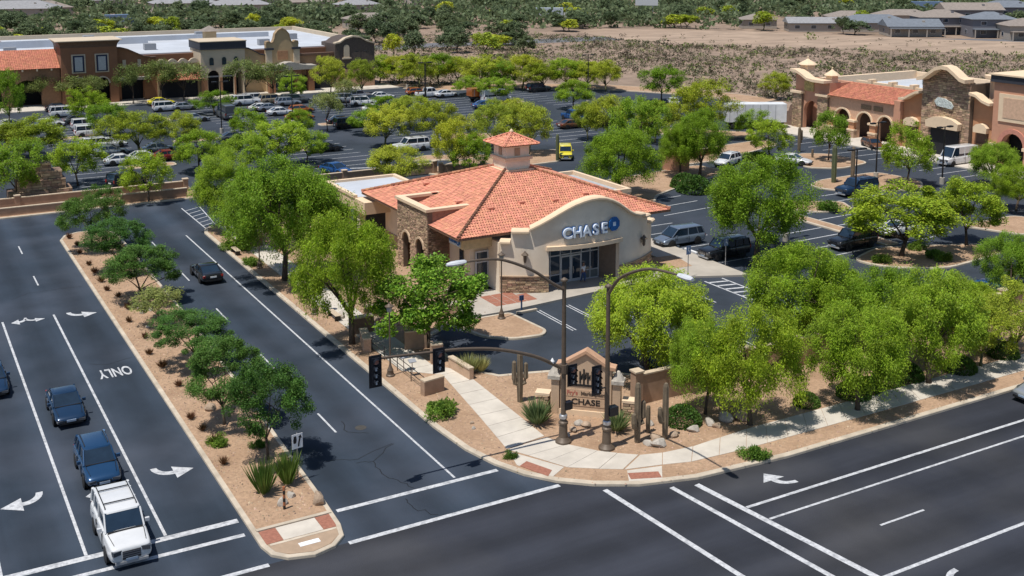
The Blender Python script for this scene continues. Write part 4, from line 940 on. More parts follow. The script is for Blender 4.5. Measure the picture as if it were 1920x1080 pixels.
# trees of the corner and the main road walk
CG = 'trees along the main road walk'
for t, k, lb in (((42.86, 57.33, 7.31, 7.77), 'weeping', 'mesquite with pale flowers directly behind the right street light pole'),
                 ((42.07, 50.48, 6.04, 3.85), 'weeping', 'mesquite with leaning trunk beside the dark screen wall'),
                 ((43.40, 47.97, 7.27, 6.01), 'weeping', 'drooping bright mesquite hanging over the main road walk'),
                 ((55.63, 56.57, 7.33, 7.71), 'weeping', 'tall dense mesquite behind the screen wall, left of the lot island'),
                 ((50.59, 46.38, 6.62, 6.14), 'weeping', 'drooping mesquite with clipped shrubs at its foot on the walk'),
                 ((58.32, 51.45, 6.54, 7.09), 'weeping', 'wide bright mesquite in the middle of the right tree row'),
                 ((57.84, 47.15, 7.57, 6.51), 'weeping', 'mesquite before the ribbed tan wall'),
                 ((59.08, 56.38, 5.50, 5.76), 'mesquite', 'mesquite beyond the screen wall, right of the tall dense one'),
                 ((66.44, 51.69, 4.76, 5.74), 'mesquite', 'mesquite behind the ribbed wall near the blue car'),
                 ((63.28, 47.50, 4.85, 5.01), 'palo', 'yellow green tree with slanting dark trunk near the right edge'),
                 ((67.32, 47.75, 5.21, 4.79), 'palo', 'yellow green tree cut by the right picture edge'),
                 ((77.15, 55.51, 5.67, 5.07), 'mesquite', 'dark mesquite at the right edge behind the blue car'),
                 ((67.68, 74.66, 9.49, 10.12), 'mesquite', 'large round mesquite over the black car beside the bank'),
                 ((80.47, 69.45, 6.49, 9.54), 'lime', 'lime green spreading tree on the round lot island'),
                 ((88.81, 69.01, 6.51, 6.56), 'lime', 'lime green tree with slanted trunk at the end of the round island'),
                 ((71.98, 102.41, 7.90, 9.02), 'mesquite', 'dense tree behind the east wing of the bank')):
    tree(t, k, lb, CG)
# lot trees
LG = 'trees in the parking lots'
lot_trees = [((12.31, 133.16, 7.08, 7.07), 'lot', 'tree in front of the stepped brown monument, at left edge'), ((19.78, 140.01, 5.56, 7.11), 'lot', 'tree right behind the stepped brown monument'),
 ((25.19, 126.46, 5.56, 6.40), 'lot', 'round tree standing alone before the low wall at road end'), ((17.07, 160.45, 5.64, 11.39), 'palo', 'yellowish broad palo verde at far left below the white cars'),
 ((13.97, 162.21, 4.70, 7.84), 'palo', 'yellowish palo verde cut by the left picture edge'), ((30.45, 157.39, 6.07, 10.96), 'palo', 'large yellow palo verde above the silver car row'), ((35.78, 156.72, 5.48, 7.40), 'palo', 'pale palo verde left of the striped stalls'),
 ((34.30, 140.30, 5.51, 7.90), 'lot', 'bright tree just left of the striped stalls'), ((28.76, 187.52, 6.10, 7.31), 'lot', 'tree below the brown tower, beside white sport utility car'), ((29.60, 175.19, 5.03, 6.73), 'lot', 'tree below and right of the white car row'),
 ((17.06, 188.05, 9.48, 5.76), 'lot', 'tall tree at the left edge before the tiled arcade'), ((49.52, 190.54, 4.05, 7.47), 'lot', 'round tree before the cream tower entrance'), ((47.15, 161.94, 4.71, 6.78), 'lot', 'round tree below the white car cluster'),
 ((44.04, 138.77, 5.92, 9.06), 'lot', 'big tree right of the striped stalls'), ((48.44, 140.47, 4.22, 5.63), 'lot', 'tree behind the row left of the dark parked car'), ((59.95, 163.73, 6.17, 5.44), 'olive', 'thin grey green tree with bare trunk by the orange car'),
 ((52.32, 120.16, 5.00, 7.30), 'palo', 'palo verde just beyond the flat canopy roof of the bank'), ((62.10, 146.19, 5.99, 8.49), 'palo', 'palo verde between the striped stalls and the white sport car'), ((64.64, 158.73, 3.72, 7.35), 'lot', 'tree left of the palo verde near the dark cars'),
 ((74.52, 175.64, 3.21, 6.36), 'lot', 'dark round tree before the white pickup'), ((69.49, 144.02, 6.52, 8.58), 'palo', 'palo verde above the large white sport utility car'), ((61.48, 122.95, 7.52, 7.40), 'palo', 'bright tree left of the cupola'), ((62.63, 120.41, 5.65, 5.89), 'lot', 'tree half hidden by the bank roof left of the cupola'),
 ((74.30, 136.31, 6.95, 8.95), 'palo', 'wide palo verde behind the cupola'), ((76.99, 130.99, 7.25, 7.59), 'palo', 'palo verde right above the cupola roof'), ((89.71, 122.85, 7.94, 8.57), 'lot', 'tree with tidy crown right of the black car'),
 ((93.34, 135.74, 6.69, 8.66), 'palo', 'palo verde over the black car'), ((105.73, 164.57, 5.28, 8.41), 'lot', 'green tree left of the tall lot lamp'), ((99.22, 191.69, 3.64, 7.22), 'lot', 'dark tree by the white van'), ((98.57, 179.77, 4.55, 7.84), 'lot', 'dark tree behind the white van'),
 ((105.03, 129.11, 8.91, 11.01), 'palo', 'tall palo verde in front of the desert, left of the trailer'), ((87.64, 107.35, 8.28, 8.55), 'mesquite', 'big bright tree above the white crossover'), ((85.92, 109.09, 6.39, 7.28), 'mesquite', 'tree beside the clipped round hedge'), ((125.06, 164.75, 6.71, 9.40), 'lot', 'tree at the lot edge before the scrub'),
 ((103.03, 111.70, 5.49, 6.55), 'lot', 'small tree below the white trailer'), ((109.30, 107.26, 6.75, 5.81), 'lot', 'tree in front of the tiled arcade'), ((105.92, 91.16, 7.48, 7.36), 'lot', 'forked tree on the saguaro island'), ((113.85, 85.27, 5.25, 7.93), 'mesquite', 'dense tree before the south tower'),
 ((105.64, 76.10, 5.03, 5.50), 'mesquite', 'tree at the right edge below the south tower'), ((146.53, 157.69, 5.04, 6.61), 'palo', 'yellow green tree left of the corner tower'), ((111.91, 125.22, 4.55, 5.52), 'lot', 'dark tree beside the white trailer'),
 ((21.86, 216.79, 5.00, 5.72), 'olive', 'thin tree before the dark arcade, left'), ((25.18, 214.90, 5.77, 6.29), 'olive', 'thin tree before the dark arcade, right'), ((30.22, 213.64, 5.61, 5.76), 'olive', 'olive tree before the left arch of the brown tower'), ((33.33, 210.28, 5.58, 5.72), 'olive', 'olive tree before the right arch of the brown tower'),
 ((39.88, 209.77, 7.40, 6.76), 'olive', 'olive tree before the swept brown wall'), ((44.74, 210.31, 7.89, 7.83), 'olive', 'olive tree before the scalloped link wall'), ((48.94, 209.61, 7.15, 8.29), 'olive', 'olive tree left of the cream tower'), ((59.87, 206.84, 7.65, 9.00), 'olive', 'olive tree right of the cream tower'), ((64.23, 204.36, 6.85, 8.40), 'olive', 'olive tree below the mission gable'),
 ((66.15, 199.85, 4.97, 5.92), 'lot', 'low tree below the mission canopy'), ((75.87, 204.93, 7.46, 7.21), 'palo', 'pale tree left of the dark stone block'), ((81.08, 201.98, 6.84, 6.59), 'palo', 'pale tree before the dark stone block'), ((72.57, 188.02, 4.81, 5.72), 'olive', 'thin tree above the white car row')]
lot_trees += [((38.38, 136.05, 5.25, 6.36), 'lot', 'green tree at the lower end of the striped stalls'), ((72.49, 160.23, 5.10, 7.73), 'palo', 'palo verde above the pale bank canopy, far row'),
  ((85.00, 149.52, 5.17, 7.59), 'palo', 'palo verde directly behind the cupola, far row'), ((97.72, 130.07, 6.27, 7.44), 'palo', 'palo verde left of the tall one before the trailer'), ((90.73, 137.22, 5.58, 5.52), 'palo', 'slim palo verde between brown and black cars'), ((53.47, 158.36, 4.55, 5.20), 'lot', 'round tree below the orange sedan')]
for t, k, lb in lot_trees: tree((t[0], t[1], t[2], t[3] * .9), k, lb, LG)
ROWT = {712: (91.52, 217.72, 5.81, 8.71), 748: (95.06, 215.81, 5.75, 8.74), 786: (95.53, 206.71, 6.84, 9.63), 822: (101.40, 209.89, 6.53, 8.24), 858: (104.79, 207.73, 5.76, 8.03), 900: (105.31, 198.76, 6.83, 9.68), 935: (108.83, 197.34, 5.75, 8.10), 980: (113.41, 195.58, 6.69, 9.89), 1020: (115.68, 190.97, 5.51, 8.97), 1060: (119.99, 189.80, 6.26, 7.64), 1100: (124.29, 188.54, 5.57, 10.11), 1136: (125.41, 183.33, 6.25, 7.93)}
for i, u in enumerate((712, 748, 786, 822, 858, 900, 935, 980, 1020, 1060, 1100, 1136)):
    tree(ROWT[u], 'palo' if i % 3 else 'lot', 'pale green tree in the row between the lot and the scrub', 'tree row at the lot edge')

# ---- shrubs, grasses, cacti, rocks
def blob_mesh(name, seed, n, r, hz, ll, lw, m, up=0.0, hollow=.35):
    rs = np.random.default_rng(seed)
    d = unit(rs.normal(size=(n, 3))); d[:, 2] = np.abs(d[:, 2])
    P = d * (hollow + (1 - hollow) * rs.uniform(0, 1, n) ** .4)[:, None] * np.array([r, r, hz])
    D = unit(rs.normal(size=(n, 3)) * .6 + d + np.array([0, 0, up])); S = unit(np.cross(D, rs.normal(size=(n, 3))))
    return quads_mesh(name, rot_quads(P, D, S, ll * rs.uniform(.6, 1.4, n), lw * rs.uniform(.6, 1.4, n)), m)
def blade_mesh(name, seed, n, r, h, lw, m, spread=.6):
    rs = np.random.default_rng(seed); a = rs.uniform(0, 6.283, n); q = rs.uniform(0, 1, n)
    D = unit(np.stack([np.cos(a) * spread * (.2 + q), np.sin(a) * spread * (.2 + q), np.full(n, 1.0)], 1))
    l = h * rs.uniform(.6, 1.1, n); base = np.stack([np.cos(a) * r * .25 * q, np.sin(a) * r * .25 * q, np.zeros(n)], 1)
    S = unit(np.cross(D, rs.normal(size=(n, 3)) * .3 + np.array([0, 0, 1])))
    return quads_mesh(name, rot_quads(base + D * l[:, None] / 2, D, S, l, lw * rs.uniform(.7, 1.3, n)), m)
def bush_mesh(seed):
    """a ragged bush: several uneven lumps with loose sprigs"""
    rs = np.random.default_rng(seed); Qs = []
    for k in range(11):
        a = rs.uniform(0, 6.28); q = rs.uniform(0, .75) ; c = np.array([math.cos(a) * q, math.sin(a) * q, rs.uniform(.1, .5)]); n = 190; r = rs.uniform(.25, .5)
        d = unit(rs.normal(size=(n, 3))); P = c + d * (rs.uniform(0, 1, n) ** .5 * r)[:, None]; P[:, 2] = np.abs(P[:, 2])
        D = unit(rs.normal(size=(n, 3)) * .6 + d + np.array([0, 0, .5])); Nf = unit(rs.normal(size=(n, 3)) * .6 + np.array([0, 0, 1.])); S = unit(np.cross(D, Nf))
        Qs.append(rot_quads(P, D, S, rs.uniform(.1, .24, n), rs.uniform(.03, .08, n)))
    return quads_mesh('bush', np.concatenate(Qs), L_SHRUB)
BUSH = [bush_mesh(s) for s in (1, 2)]
HEDGE = blob_mesh('hedge', 5, 2600, 1.0, 1.0, .13, .09, leaf_mat('clipped_leaves', (.085, .165, .03)), hollow=.75)
TUFT = [blade_mesh('tuft', s, 120, .3, .55, .035, L_DRY, .8) for s in (1, 2)]
AGAVE = blade_mesh('blades', 7, 300, .8, 1.25, .07, L_GREY, .9)
REED = blade_mesh('reeds', 8, 420, .8, 1.6, .05, leaf_mat('reed_green', (.11, .19, .035)), .45)
STRAW = blade_mesh('straw', 9, 420, .8, 1.1, .035, L_STRAW, .7)
def plant(name, me, xy, s, label, group=None, z=.13, cat='shrub', sz=None):
    o = link(name, me, None, (xy[0], xy[1], z), (0, 0, (xy[0] * 7.3 + xy[1] * 3.1) % 6.28)); o.scale = (s, s, sz or s); return tag(o, label, cat, group)
for i, p in enumerate([(15.23, 61.04), (14.90, 58.16), (14.80, 65.06), (15.21, 74.43), (15.42, 81.02), (15.11, 85.22), (15.67, 88.53), (15.59, 92.01), (15.11, 94.24), (15.11, 100.05), (15.09, 102.91), (15.01, 107.41), (14.99, 113.61), (15.25, 110.51), (14.97, 77.44), (15.12, 96.98), (15.38, 70.61), (14.99, 63.06)]):
    plant('dry_grass_tuft', TUFT[i % 2], p, 1.0 if i % 3 else 1.25, 'small brown dry grass tuft in the median gravel', 'dry tufts along the median', cat='grass tuft')
plant('round_shrub', BUSH[0], (15.36, 60.73), .85, 'grey green mounded shrub in the median near the second tree', sz=.7)
plant('round_shrub', BUSH[1], (17.20, 59.37), .65, 'small shrub at the foot of the nearest median tree', sz=.6)
plant('tall_grass', REED, (15.79, 53.84), 1.15, 'tall green reed clump left of the nearest median trunk', cat='grass')
plant('tall_grass', REED, (17.21, 54.24), 1.1, 'tall green reed clump by the keep right sign', cat='grass')
plant('agave', AGAVE, (16.63, 67.52), .6, 'spiky agave by the boulder on the median', cat='plant')
plant('spreading_shrub', BUSH[1], (28.13, 58.21), 1.45, 'bright spreading shrub between the kerb and the walk', sz=1.3)
plant('small_shrub', BUSH[0], (29.00, 51.13), .5, 'little shrub at the kerb near the corner ramp')
plant('small_shrub', BUSH[1], (40.64, 44.53), 1.05, 'clipped green shrub at the main road kerb', sz=.9)
plant('sotol', AGAVE, (32.54, 54.30), 1.25, 'spiky grey green plant left of the monument sign', cat='plant')
plant('sotol', AGAVE, (36.02, 51.13), 1.05, 'spiky grey green plant right of the monument sign', cat='plant')
plant('bunch_grass', STRAW, (32.71, 63.41), 1.2, 'straw coloured bunch grass beside the ramp wall', cat='grass')
plant('bunch_grass', STRAW, (33.52, 63.28), 1.0, 'smaller straw bunch grass next to the drive', cat='grass')
for p, s, lb in (((40.12, 50.17), 1.35, 'dark shrub against the screen wall right of the saguaros'), ((48.45, 48.52), 1.0, 'round shrub beside the drooping mesquite'), ((51.98, 48.05), 1.3, 'dark clipped shrub in tree shade on the walk'), ((57.30, 48.50), 1.3, 'dark box shrub right of the drooping mesquite'),
                 ((61.44, 47.66), 1.3, 'clipped green shrub in front of the ribbed wall'), ((66.33, 48.07), 1.3, 'rounded clipped shrub under the yellow green trees'), ((53.43, 48.32), 1.1, 'low dark shrub next to the box shrub'), ((55.37, 48.54), 1.2, 'second clipped shrub in shade')):
    plant('clipped_shrub', HEDGE, p, s * .85, lb, 'shrubs along the main road walk', sz=s * .8)
plant('round_hedge', HEDGE, (81.60, 100.85), 2.1, 'clipped round hedge in the tan bed behind the bank', sz=1.9, z=.1)
plant('round_hedge', HEDGE, (82.04, 103.31), 1.7, 'smaller clipped hedge left of the round hedge', sz=1.7, z=.1)
plant('small_shrub', BUSH[0], (87.70, 85.99), 1.5, 'round green shrub on the small kerbed bed', sz=1.6)
plant('low_shrub', BUSH[1], (101.60, 112.51), 2.8, 'dark low shrub mass beyond the white crossover', sz=1.4)
for i, p in enumerate([(76.99, 68.79), (82.59, 67.63), (82.70, 66.54), (83.52, 70.25), (73.34, 79.36), (27.43, 102.07), (27.60, 95.82), (28.39, 101.53)]):
    plant('low_shrub', BUSH[i % 2], p, 1.1, 'low green shrub under the lot and walkway trees', 'low shrubs under trees')
def saguaro(xy, h, arms, label, m=CACTUS, r=.2):
    root = thing('saguaro', label, 'cactus', (xy[0], xy[1], .1))
    def rib(pts, rr):
        mb = MB(); mb.tube(pts, rr, 14); n = 14
        for i, v in enumerate(mb.v):
            if i % 2:
                c = Vector(pts[i // n]); q = Vector(v); mb.v[i] = tuple(c + (q - c) * .8)
        return mb
    rib([(0, 0, 0), (0, 0, h * .3), (0, 0, h * .7), (0, 0, h * .93), (0, 0, h * .985), (0, 0, h)], [r * .85, r, r, r * .9, r * .6, r * .1]).build('stem', m, root)
    for a, z0, z1 in arms:
        d = Vector((math.cos(a), math.sin(a), 0)); q = r * .82
        pts = [Vector((0, 0, z0)) + d * r * .5, Vector((0, 0, z0 + .1)) + d * (r + .10), Vector((0, 0, z0 + .4)) + d * (r + .16), Vector((0, 0, z1 - .1)) + d * (r + .16), Vector((0, 0, z1)) + d * (r + .16)]
        rib(pts, [q * .7, q, q, q * .8, q * .15]).build('arm', m, root)
    return root
saguaro((33.25, 57.62), 3.3, [(R(150), 1.15, 2.7), (R(-30), 1.2, 2.6)], 'three-armed brown saguaro left of the signal pole', CACTUSB)
saguaro((36.19, 49.31), 3.6, [(R(-10), 1.1, 2.5), (R(200), .9, 1.9)], 'tall saguaro with arms right of the second pole', CACTUSB, .2)
saguaro((37.87, 48.92), 3.4, [(R(170), 1.0, 2.0)], 'dark saguaro beside the screen wall', CACTUSB, .19)
saguaro((37.49, 50.05), 1.7, [], 'short saguaro between the two tall ones', CACTUSB, .14)
saguaro((34.80, 54.79), 2.6, [(R(120), 1.2, 2.3)], 'saguaro half hidden behind the signal pole', CACTUSB, .17)
saguaro((99.23, 96.37), 4.6, [], 'green columnar saguaro at the tip of the lot island', CACTUS, .32)
saguaro((102.14, 96.16), 4.2, [], 'darker columnar saguaro on the lot island', CACTUSB, .26)
saguaro((110.71, 114.22), 3.4, [(R(0), 1.2, 3.0)], 'brown saguaro pair by the white sedan', CACTUSB, .24)
saguaro((77.69, 124.75), 3.6, [], 'green saguaro beside the yellow jeep', CACTUS, .24)
saguaro((108.84, 109.73), 1.2, [], 'short brown saguaro stump on the mall island', CACTUSB, .16)
def rock_mesh(seed):
    bm = bmesh.new(); bmesh.ops.create_icosphere(bm, subdivisions=2, radius=.5); rr = random.Random(seed)
    pl = [Vector((rr.uniform(-1, 1), rr.uniform(-1, 1), rr.uniform(-.4, 1))).normalized() for _ in range(9)]; dd = [rr.uniform(.26, .42) for _ in pl]
    for v in bm.verts:
        for n_, d_ in zip(pl, dd):
            k = v.co.dot(n_) - d_
            if k > 0: v.co -= n_ * k * .92
        v.co *= 1 + rr.uniform(-.03, .03)
    me = bpy.data.meshes.new('rock'); bm.to_mesh(me); bm.free(); return me
ROCKS = []
for i in range(5):
    me = rock_mesh(i); me.materials.append(ROCK if i % 2 else ROCKG); ROCKS.append(me)
def rock(xy, s, label, group=None, i=0, sz=.8, z=.1):
    o = link('boulder', ROCKS[i % 5], None, (xy[0], xy[1], z + s * .22), (0, 0, i * 1.9 + xy[0])); o.scale = (s, s * .8, s * sz); return tag(o, label, 'rock', group)
rock((17.91, 51.47), 1.0, 'tan boulder at the median nose beside the ramp', i=1, sz=1.1)
rock((16.27, 52.27), .7, 'pale rock left of the median stump', i=0); rock((16.90, 52.88), .6, 'small pale rock behind the median stump', i=2)
rock((16.22, 65.87), .8, 'tan boulder under the second median tree', i=3); rock((16.08, 83.29), .5, 'pale flat rock in the middle of the median', i=4, sz=.4)
for i, p in enumerate([(34.58, 52.97), (33.83, 52.38), (33.03, 51.99), (34.87, 52.55)]): rock(p, .7, 'flat dark stone by the monument sign foot', 'stones by the monument', i, .5)
for i, p in enumerate([(36.52, 48.73), (37.20, 48.98), (36.96, 48.32), (38.45, 48.92), (41.31, 49.15), (42.53, 49.15), (41.48, 48.63), (39.92, 48.92), (43.47, 48.80), (38.23, 50.90)]): rock(p, .7 + .2 * (i % 3), 'pale rock at the foot of saguaros and screen wall', 'rocks along the screen wall', i, .6)
for i, p in enumerate([(28.89, 55.51), (29.13, 56.23)]): rock(p, .35, 'small dark stone on the gravel between kerb and walk', 'small stones by the walk', i, .7)
for i, p in enumerate([(16.47, 86.89), (16.98, 85.15), (17.11, 87.27), (17.01, 81.69), (17.69, 83.34), (16.52, 88.35)]): rock(p, .7, 'pale rock below the flowering median tree', 'pale rocks on the median', i, .6)
for i, p in enumerate([(31.13, 77.13), (31.37, 76.14), (32.11, 76.86), (31.77, 75.35), (32.23, 74.81), (29.45, 78.37)]): rock(p, 1.0, 'tan landscape boulder under the largest mesquite', 'boulders under the mesquite', i, .7)
for i, p in enumerate([(108.90, 106.19), (109.90, 104.34), (99.98, 96.66), (101.42, 95.13)]): rock(p, .8, 'tan boulder beside the lot saguaros', 'boulders on the lot islands', i, .5)

# ------------------------------------------------------------------ vehicles
def paint(name, c, metal=.25):
    return mat('paint_' + name, c, rough=.28, var=.04, scale=2, metal=metal, coat=.8, spec=.5)
PAINTS = {'white': paint('white', (.62, .63, .64), 0), 'silver': paint('silver', (.42, .44, .47), .6), 'black': paint('black', (.012, .013, .016)), 'navy': paint('navy', (.010, .036, .085), .35),
          'blue': paint('blue', (.015, .08, .25)), 'slate': paint('slate', (.014, .060, .145), .4), 'orange': paint('orange', (.42, .12, .02)), 'brown': paint('brown', (.16, .065, .025)), 'red': paint('red', (.22, .02, .015)),
          'yellow': paint('yellow', (.72, .62, .03), 0), 'grey': paint('grey', (.10, .11, .12)), 'steelblue': paint('steelblue', (.20, .25, .33), .5), 'tan': paint('tan', (.35, .29, .2))}
TYRE = MB().lathe([(.19, -.11), (.31, -.115), (.345, -.09), (.352, 0), (.345, .09), (.31, .115), (.19, .11)], n=20).mesh('tyre', RUBBER, 40)
TYRE.transform(Matrix.Rotation(R(90), 4, 'X'))
mb = MB().lathe([(.0, -.06), (.2, -.06), (.215, -.1), (.215, .1), (.2, .06), (.0, .06)], n=16)
for k in range(5):
    a = k * 2 * math.pi / 5
    for s in (-1, 1): mb.obox((.11 * math.cos(a), .11 * math.sin(a), s * .085), .2, .05, .03, a)
RIMM = mb.mesh('rim', RIM, 40); RIMM.transform(Matrix.Rotation(R(90), 4, 'X'))
ARCH = MB().lathe([(.0, -.012), (.405, -.012), (.405, .012), (.0, .012)], n=22).mesh('wheel_arch', BLACKM); ARCH.transform(Matrix.Rotation(R(90), 4, 'X'))
SPEC = {  # length, width, height, belt, hood, cowl, roof front, roof rear, rear glass base, wheel x front, wheel x rear
 'sedan': (4.75, 1.84, 1.45, .93, .86, .95, .15, -1.0, -1.85, 1.42, -1.38),
 'coupe': (4.85, 1.90, 1.38, .92, .88, .75, -.05, -.95, -1.9, 1.45, -1.4),
 'hatch': (4.3, 1.78, 1.5, .95, .9, .95, .25, -1.55, -1.98, 1.28, -1.28),
 'crossover': (4.65, 1.87, 1.68, 1.03, .98, 1.0, .35, -1.75, -2.15, 1.38, -1.34),
 'suv': (4.95, 1.95, 1.82, 1.12, 1.07, 1.05, .5, -2.2, -2.4, 1.45, -1.42),
 'bigsuv': (5.25, 2.02, 1.96, 1.2, 1.16, 1.15, .6, -2.35, -2.56, 1.53, -1.5),
 'minivan': (5.05, 1.95, 1.77, 1.02, .95, 1.45, .65, -2.1, -2.42, 1.55, -1.5),
 'jeep': (4.3, 1.88, 1.85, 1.12, 1.08, .75, .5, -1.85, -1.98, 1.3, -1.2),
 'pickup': (5.7, 2.0, 1.9, 1.15, 1.12, 1.1, .5, -.8, -1.05, 1.75, -1.75),
 'van': (5.8, 2.05, 2.5, 1.25, 1.15, 2.1, 1.5, -2.75, -2.85, 1.9, -1.75)}
PROTO = {}
def car_proto(kind):
    L, W, Hh, belt, hood, cowl, rf, rr, rb, wf, wr_ = SPEC[kind]; h = L / 2; w = W / 2
    root = thing('car_proto', 'x', 'car')
    boxy = kind in ('suv', 'bigsuv', 'jeep', 'pickup', 'van'); tail = belt if rb < -1.95 else belt + .02
    if kind == 'pickup': tail = belt
    stn = [(-h, .45, tail - .2, .84), (-h + .06, .34, tail - .06, .93), (-h + .3, .28, tail, .985), (wr_, .24, tail + .01, 1), (rb + .1, .22, belt + .01, 1), (0, .2, belt, 1), (cowl - .1, .22, belt - .01, 1), (cowl + .12, .22, hood + .04, .995), (wf, .24, hood, .985),
           (h - .32, .28, hood - (.05 if boxy else .12), .95), (h - .08, .34, hood - (.12 if boxy else .24), .89), (h, .44, hood - (.24 if boxy else .36), .80)]
    stn = sorted(stn)
    vs = []; n = 0
    for x, zb, zt, k in stn:
        ww = w * k
        half = [(ww * .7, zb), (ww * .93, zb + .06), (ww, zb + .28), (ww * .985, zb + (zt - zb) * .62), (ww * .95, zt - .07), (ww * .86, zt), (ww * .4, zt + .03)]
        ring = [(x, a, b) for a, b in half] + [(x, -a, b) for a, b in half[::-1]]; n = len(ring); vs += ring
    fs = [(i * n + j, i * n + (j + 1) % n, (i + 1) * n + (j + 1) % n, (i + 1) * n + j) for i in range(len(stn) - 1) for j in range(n)] + [tuple(range(n)), tuple(range(len(vs) - 1, len(vs) - n - 1, -1))]
    body = MB().add(vs, fs).build('body', PAINTS['white'], root, smooth=True)
    sb_ = body.modifiers.new('sub', 'SUBSURF'); sb_.levels = 2; dg = bpy.context.evaluated_depsgraph_get(); dg.update()
    body.data = bpy.data.meshes.new_from_object(body.evaluated_get(dg)); body.modifiers.clear()
    wb, wt = w * .89, w * (.74 if not boxy else .8)
    # glasshouse
    zb, zt = belt - .03, Hh - .07
    g = [(cowl, wb * .96, zb), (rb, wb * .96, zb), (rr, wt, zt), (rf, wt, zt)]
    MB().add([(x, y, z) for x, y, z in g] + [(x, -y, z) for x, y, z in g], [(0, 1, 2, 3), (7, 6, 5, 4), (0, 3, 7, 4), (1, 5, 6, 2), (3, 2, 6, 7), (0, 4, 5, 1)]).build('glasshouse', CARGLASS, root)
    # roof panel
    ra, rbk = rf + .03, rr - .03; rings = []
    for z, ins, sx in ((Hh - .1, 0, 0), (Hh - .04, .02, .04), (Hh, .12, .18)):
        x0, x1, y = rbk + sx, ra - sx, wt + .025 - ins
        rings.append([(x0 + .08, -y), (x1 - .1, -y), (x1, -y + .14), (x1, y - .14), (x1 - .1, y), (x0 + .08, y), (x0, y - .12), (x0, -y + .12)])
    mb = MB(); n = 8; vs = [(p[0], p[1], z) for r_, z in zip(rings, (Hh - .1, Hh - .04, Hh)) for p in r_]
    mb.add(vs, [(i * n + j, i * n + (j + 1) % n, (i + 1) * n + (j + 1) % n, (i + 1) * n + j) for i in range(2) for j in range(n)] + [tuple(range(7, -1, -1)), tuple(range(16, 24))])
    for s in (-1, 1):
        mb.tube([(cowl + .02, s * wb * .965, zb + .02), (rf + .02, s * (wt + .005), zt)], .045, 6)
        mb.tube([(rb - .01, s * wb * .965, zb + .02), (rr - .01, s * (wt + .005), zt)], .06 if rb > -1.95 else .08, 6)
        xm = (cowl + rb) / 2 + .05; mb.tube([(xm, s * (wb * .965 + .005), zb), (xm - .05, s * (wt + .008), zt)], .05, 6)
        if kind in ('bigsuv', 'suv', 'crossover', 'minivan', 'van'): mb.tube([(rb + .75, s * (wb * .965 + .005), zb), (rr + .62, s * (wt + .008), zt)], .05, 6)
        mb.tube([(cowl, s * wb * .97, zb + .02), (rb, s * wb * .97, zb + .02)], .03, 5)
    if kind == 'van': mb.box(-2.85, -wt - .04, belt, .7, wt + .04, Hh - .12)
    mb.build('roof', PAINTS['white'], root, smooth=38)
    if kind == 'pickup':
        MB().box(-h + .12, -w * .78, belt - .04, rb - .12, w * .78, belt + .045).build('cargo_bed', BLACKM, root)
    if kind in ('bigsuv', 'suv', 'crossover'):
        for s in (-1, 1):
            MB().tube([(rf - .25, s * (wt - .1), Hh + .01), (rf - .35, s * (wt - .1), Hh + .07), (rr + .3, s * (wt - .1), Hh + .07), (rr + .2, s * (wt - .1), Hh + .01)], .025, 6).build('roof_rail', BLACKM, root)
        if kind == 'bigsuv':
            for x in (rf - .75, rr + .75): MB().box(x - .03, -wt + .1, Hh + .05, x + .03, wt - .1, Hh + .085).build('roof_bar', BLACKM, root)
    for s in (-1, 1):
        MB().obox((h - .07, s * w * .64, hood - (.3 if boxy else .38)), .22, .4, .2 if boxy else .13, s * -.3).build('headlight', LAMP, root)
        MB().obox((-h + .07, s * w * .78, tail - .2), .14, .22, .34 if boxy else .18, s * .2).build('tail_light', TAILR, root)
        MB().obox((cowl - .35, s * (w + .07), belt + .07), .14, .2, .16).build('mirror', PAINTS['white'], root)
        for hx in ((cowl + rb) / 2 + .3, rb + 1.0): MB().obox((hx, s * (w * .975), belt - .2), .2, .05, .035).build('door_handle', CHROME, root)
        xm = (cowl + rb) / 2 + .05
        for x in (cowl - .25, xm): MB().obox((x, s * w * .985, (belt + .3) / 2), .016, .05, belt - .42).build('door_seam', BLACKM, root)
    MB().box(h - .07, -w * .4, .5, h + .014, w * .4, hood - (.26 if boxy else .4)).build('grille', BLACKM if not boxy else mat('grille_grey', (.045, .045, .05)), root)
    MB().box(h - .05, -.26, .43, h + .04, .26, .55).build('plate', mat('plate_blue', (.25, .32, .42)), root)
    for z in (.62, .72, .82) if boxy else (): MB().box(h - .05, -w * .4, z, h + .03, w * .4, z + .04).build('grille_bar', CHROME, root)
    for s in (-1, 1): MB().tube([(cowl + .16, s * w * .8, hood + .055), (h - .3, s * w * .7, hood - (.03 if boxy else .1) + .01)], .014, 4).build('bonnet_seam', BLACKM, root)
    MB().box(cowl + .03, -w * .78, belt - .02, cowl + .15, w * .78, hood + .085).build('wiper_cowl', BLACKM, root)
    MB().box(h - .12, -w * .72, .3, h + .03, w * .72, .42).build('front_bumper', BLACKM if not boxy else mat('bumper_grey', (.35, .35, .36), rough=.5), root)
    MB().box(-h - .03, -w * .72, .32, -h + .12, w * .72, .46).build('rear_bumper', BLACKM, root)
    MB().box(-h - .02, -.26, .62, -h + .1, .26, .75).build('plate', WHITE, root)
    for x in (wf, wr_):
        for s in (-1, 1):
            a = link('wheel_arch', ARCH, root, (x, s * (w * .985), .37)); a.scale = (1.04, 1, 1.04)
            t = link('wheel', TYRE, root, (x, s * (w - .1), .352)); link('rim', RIMM, t)
    return root
car_used = set()
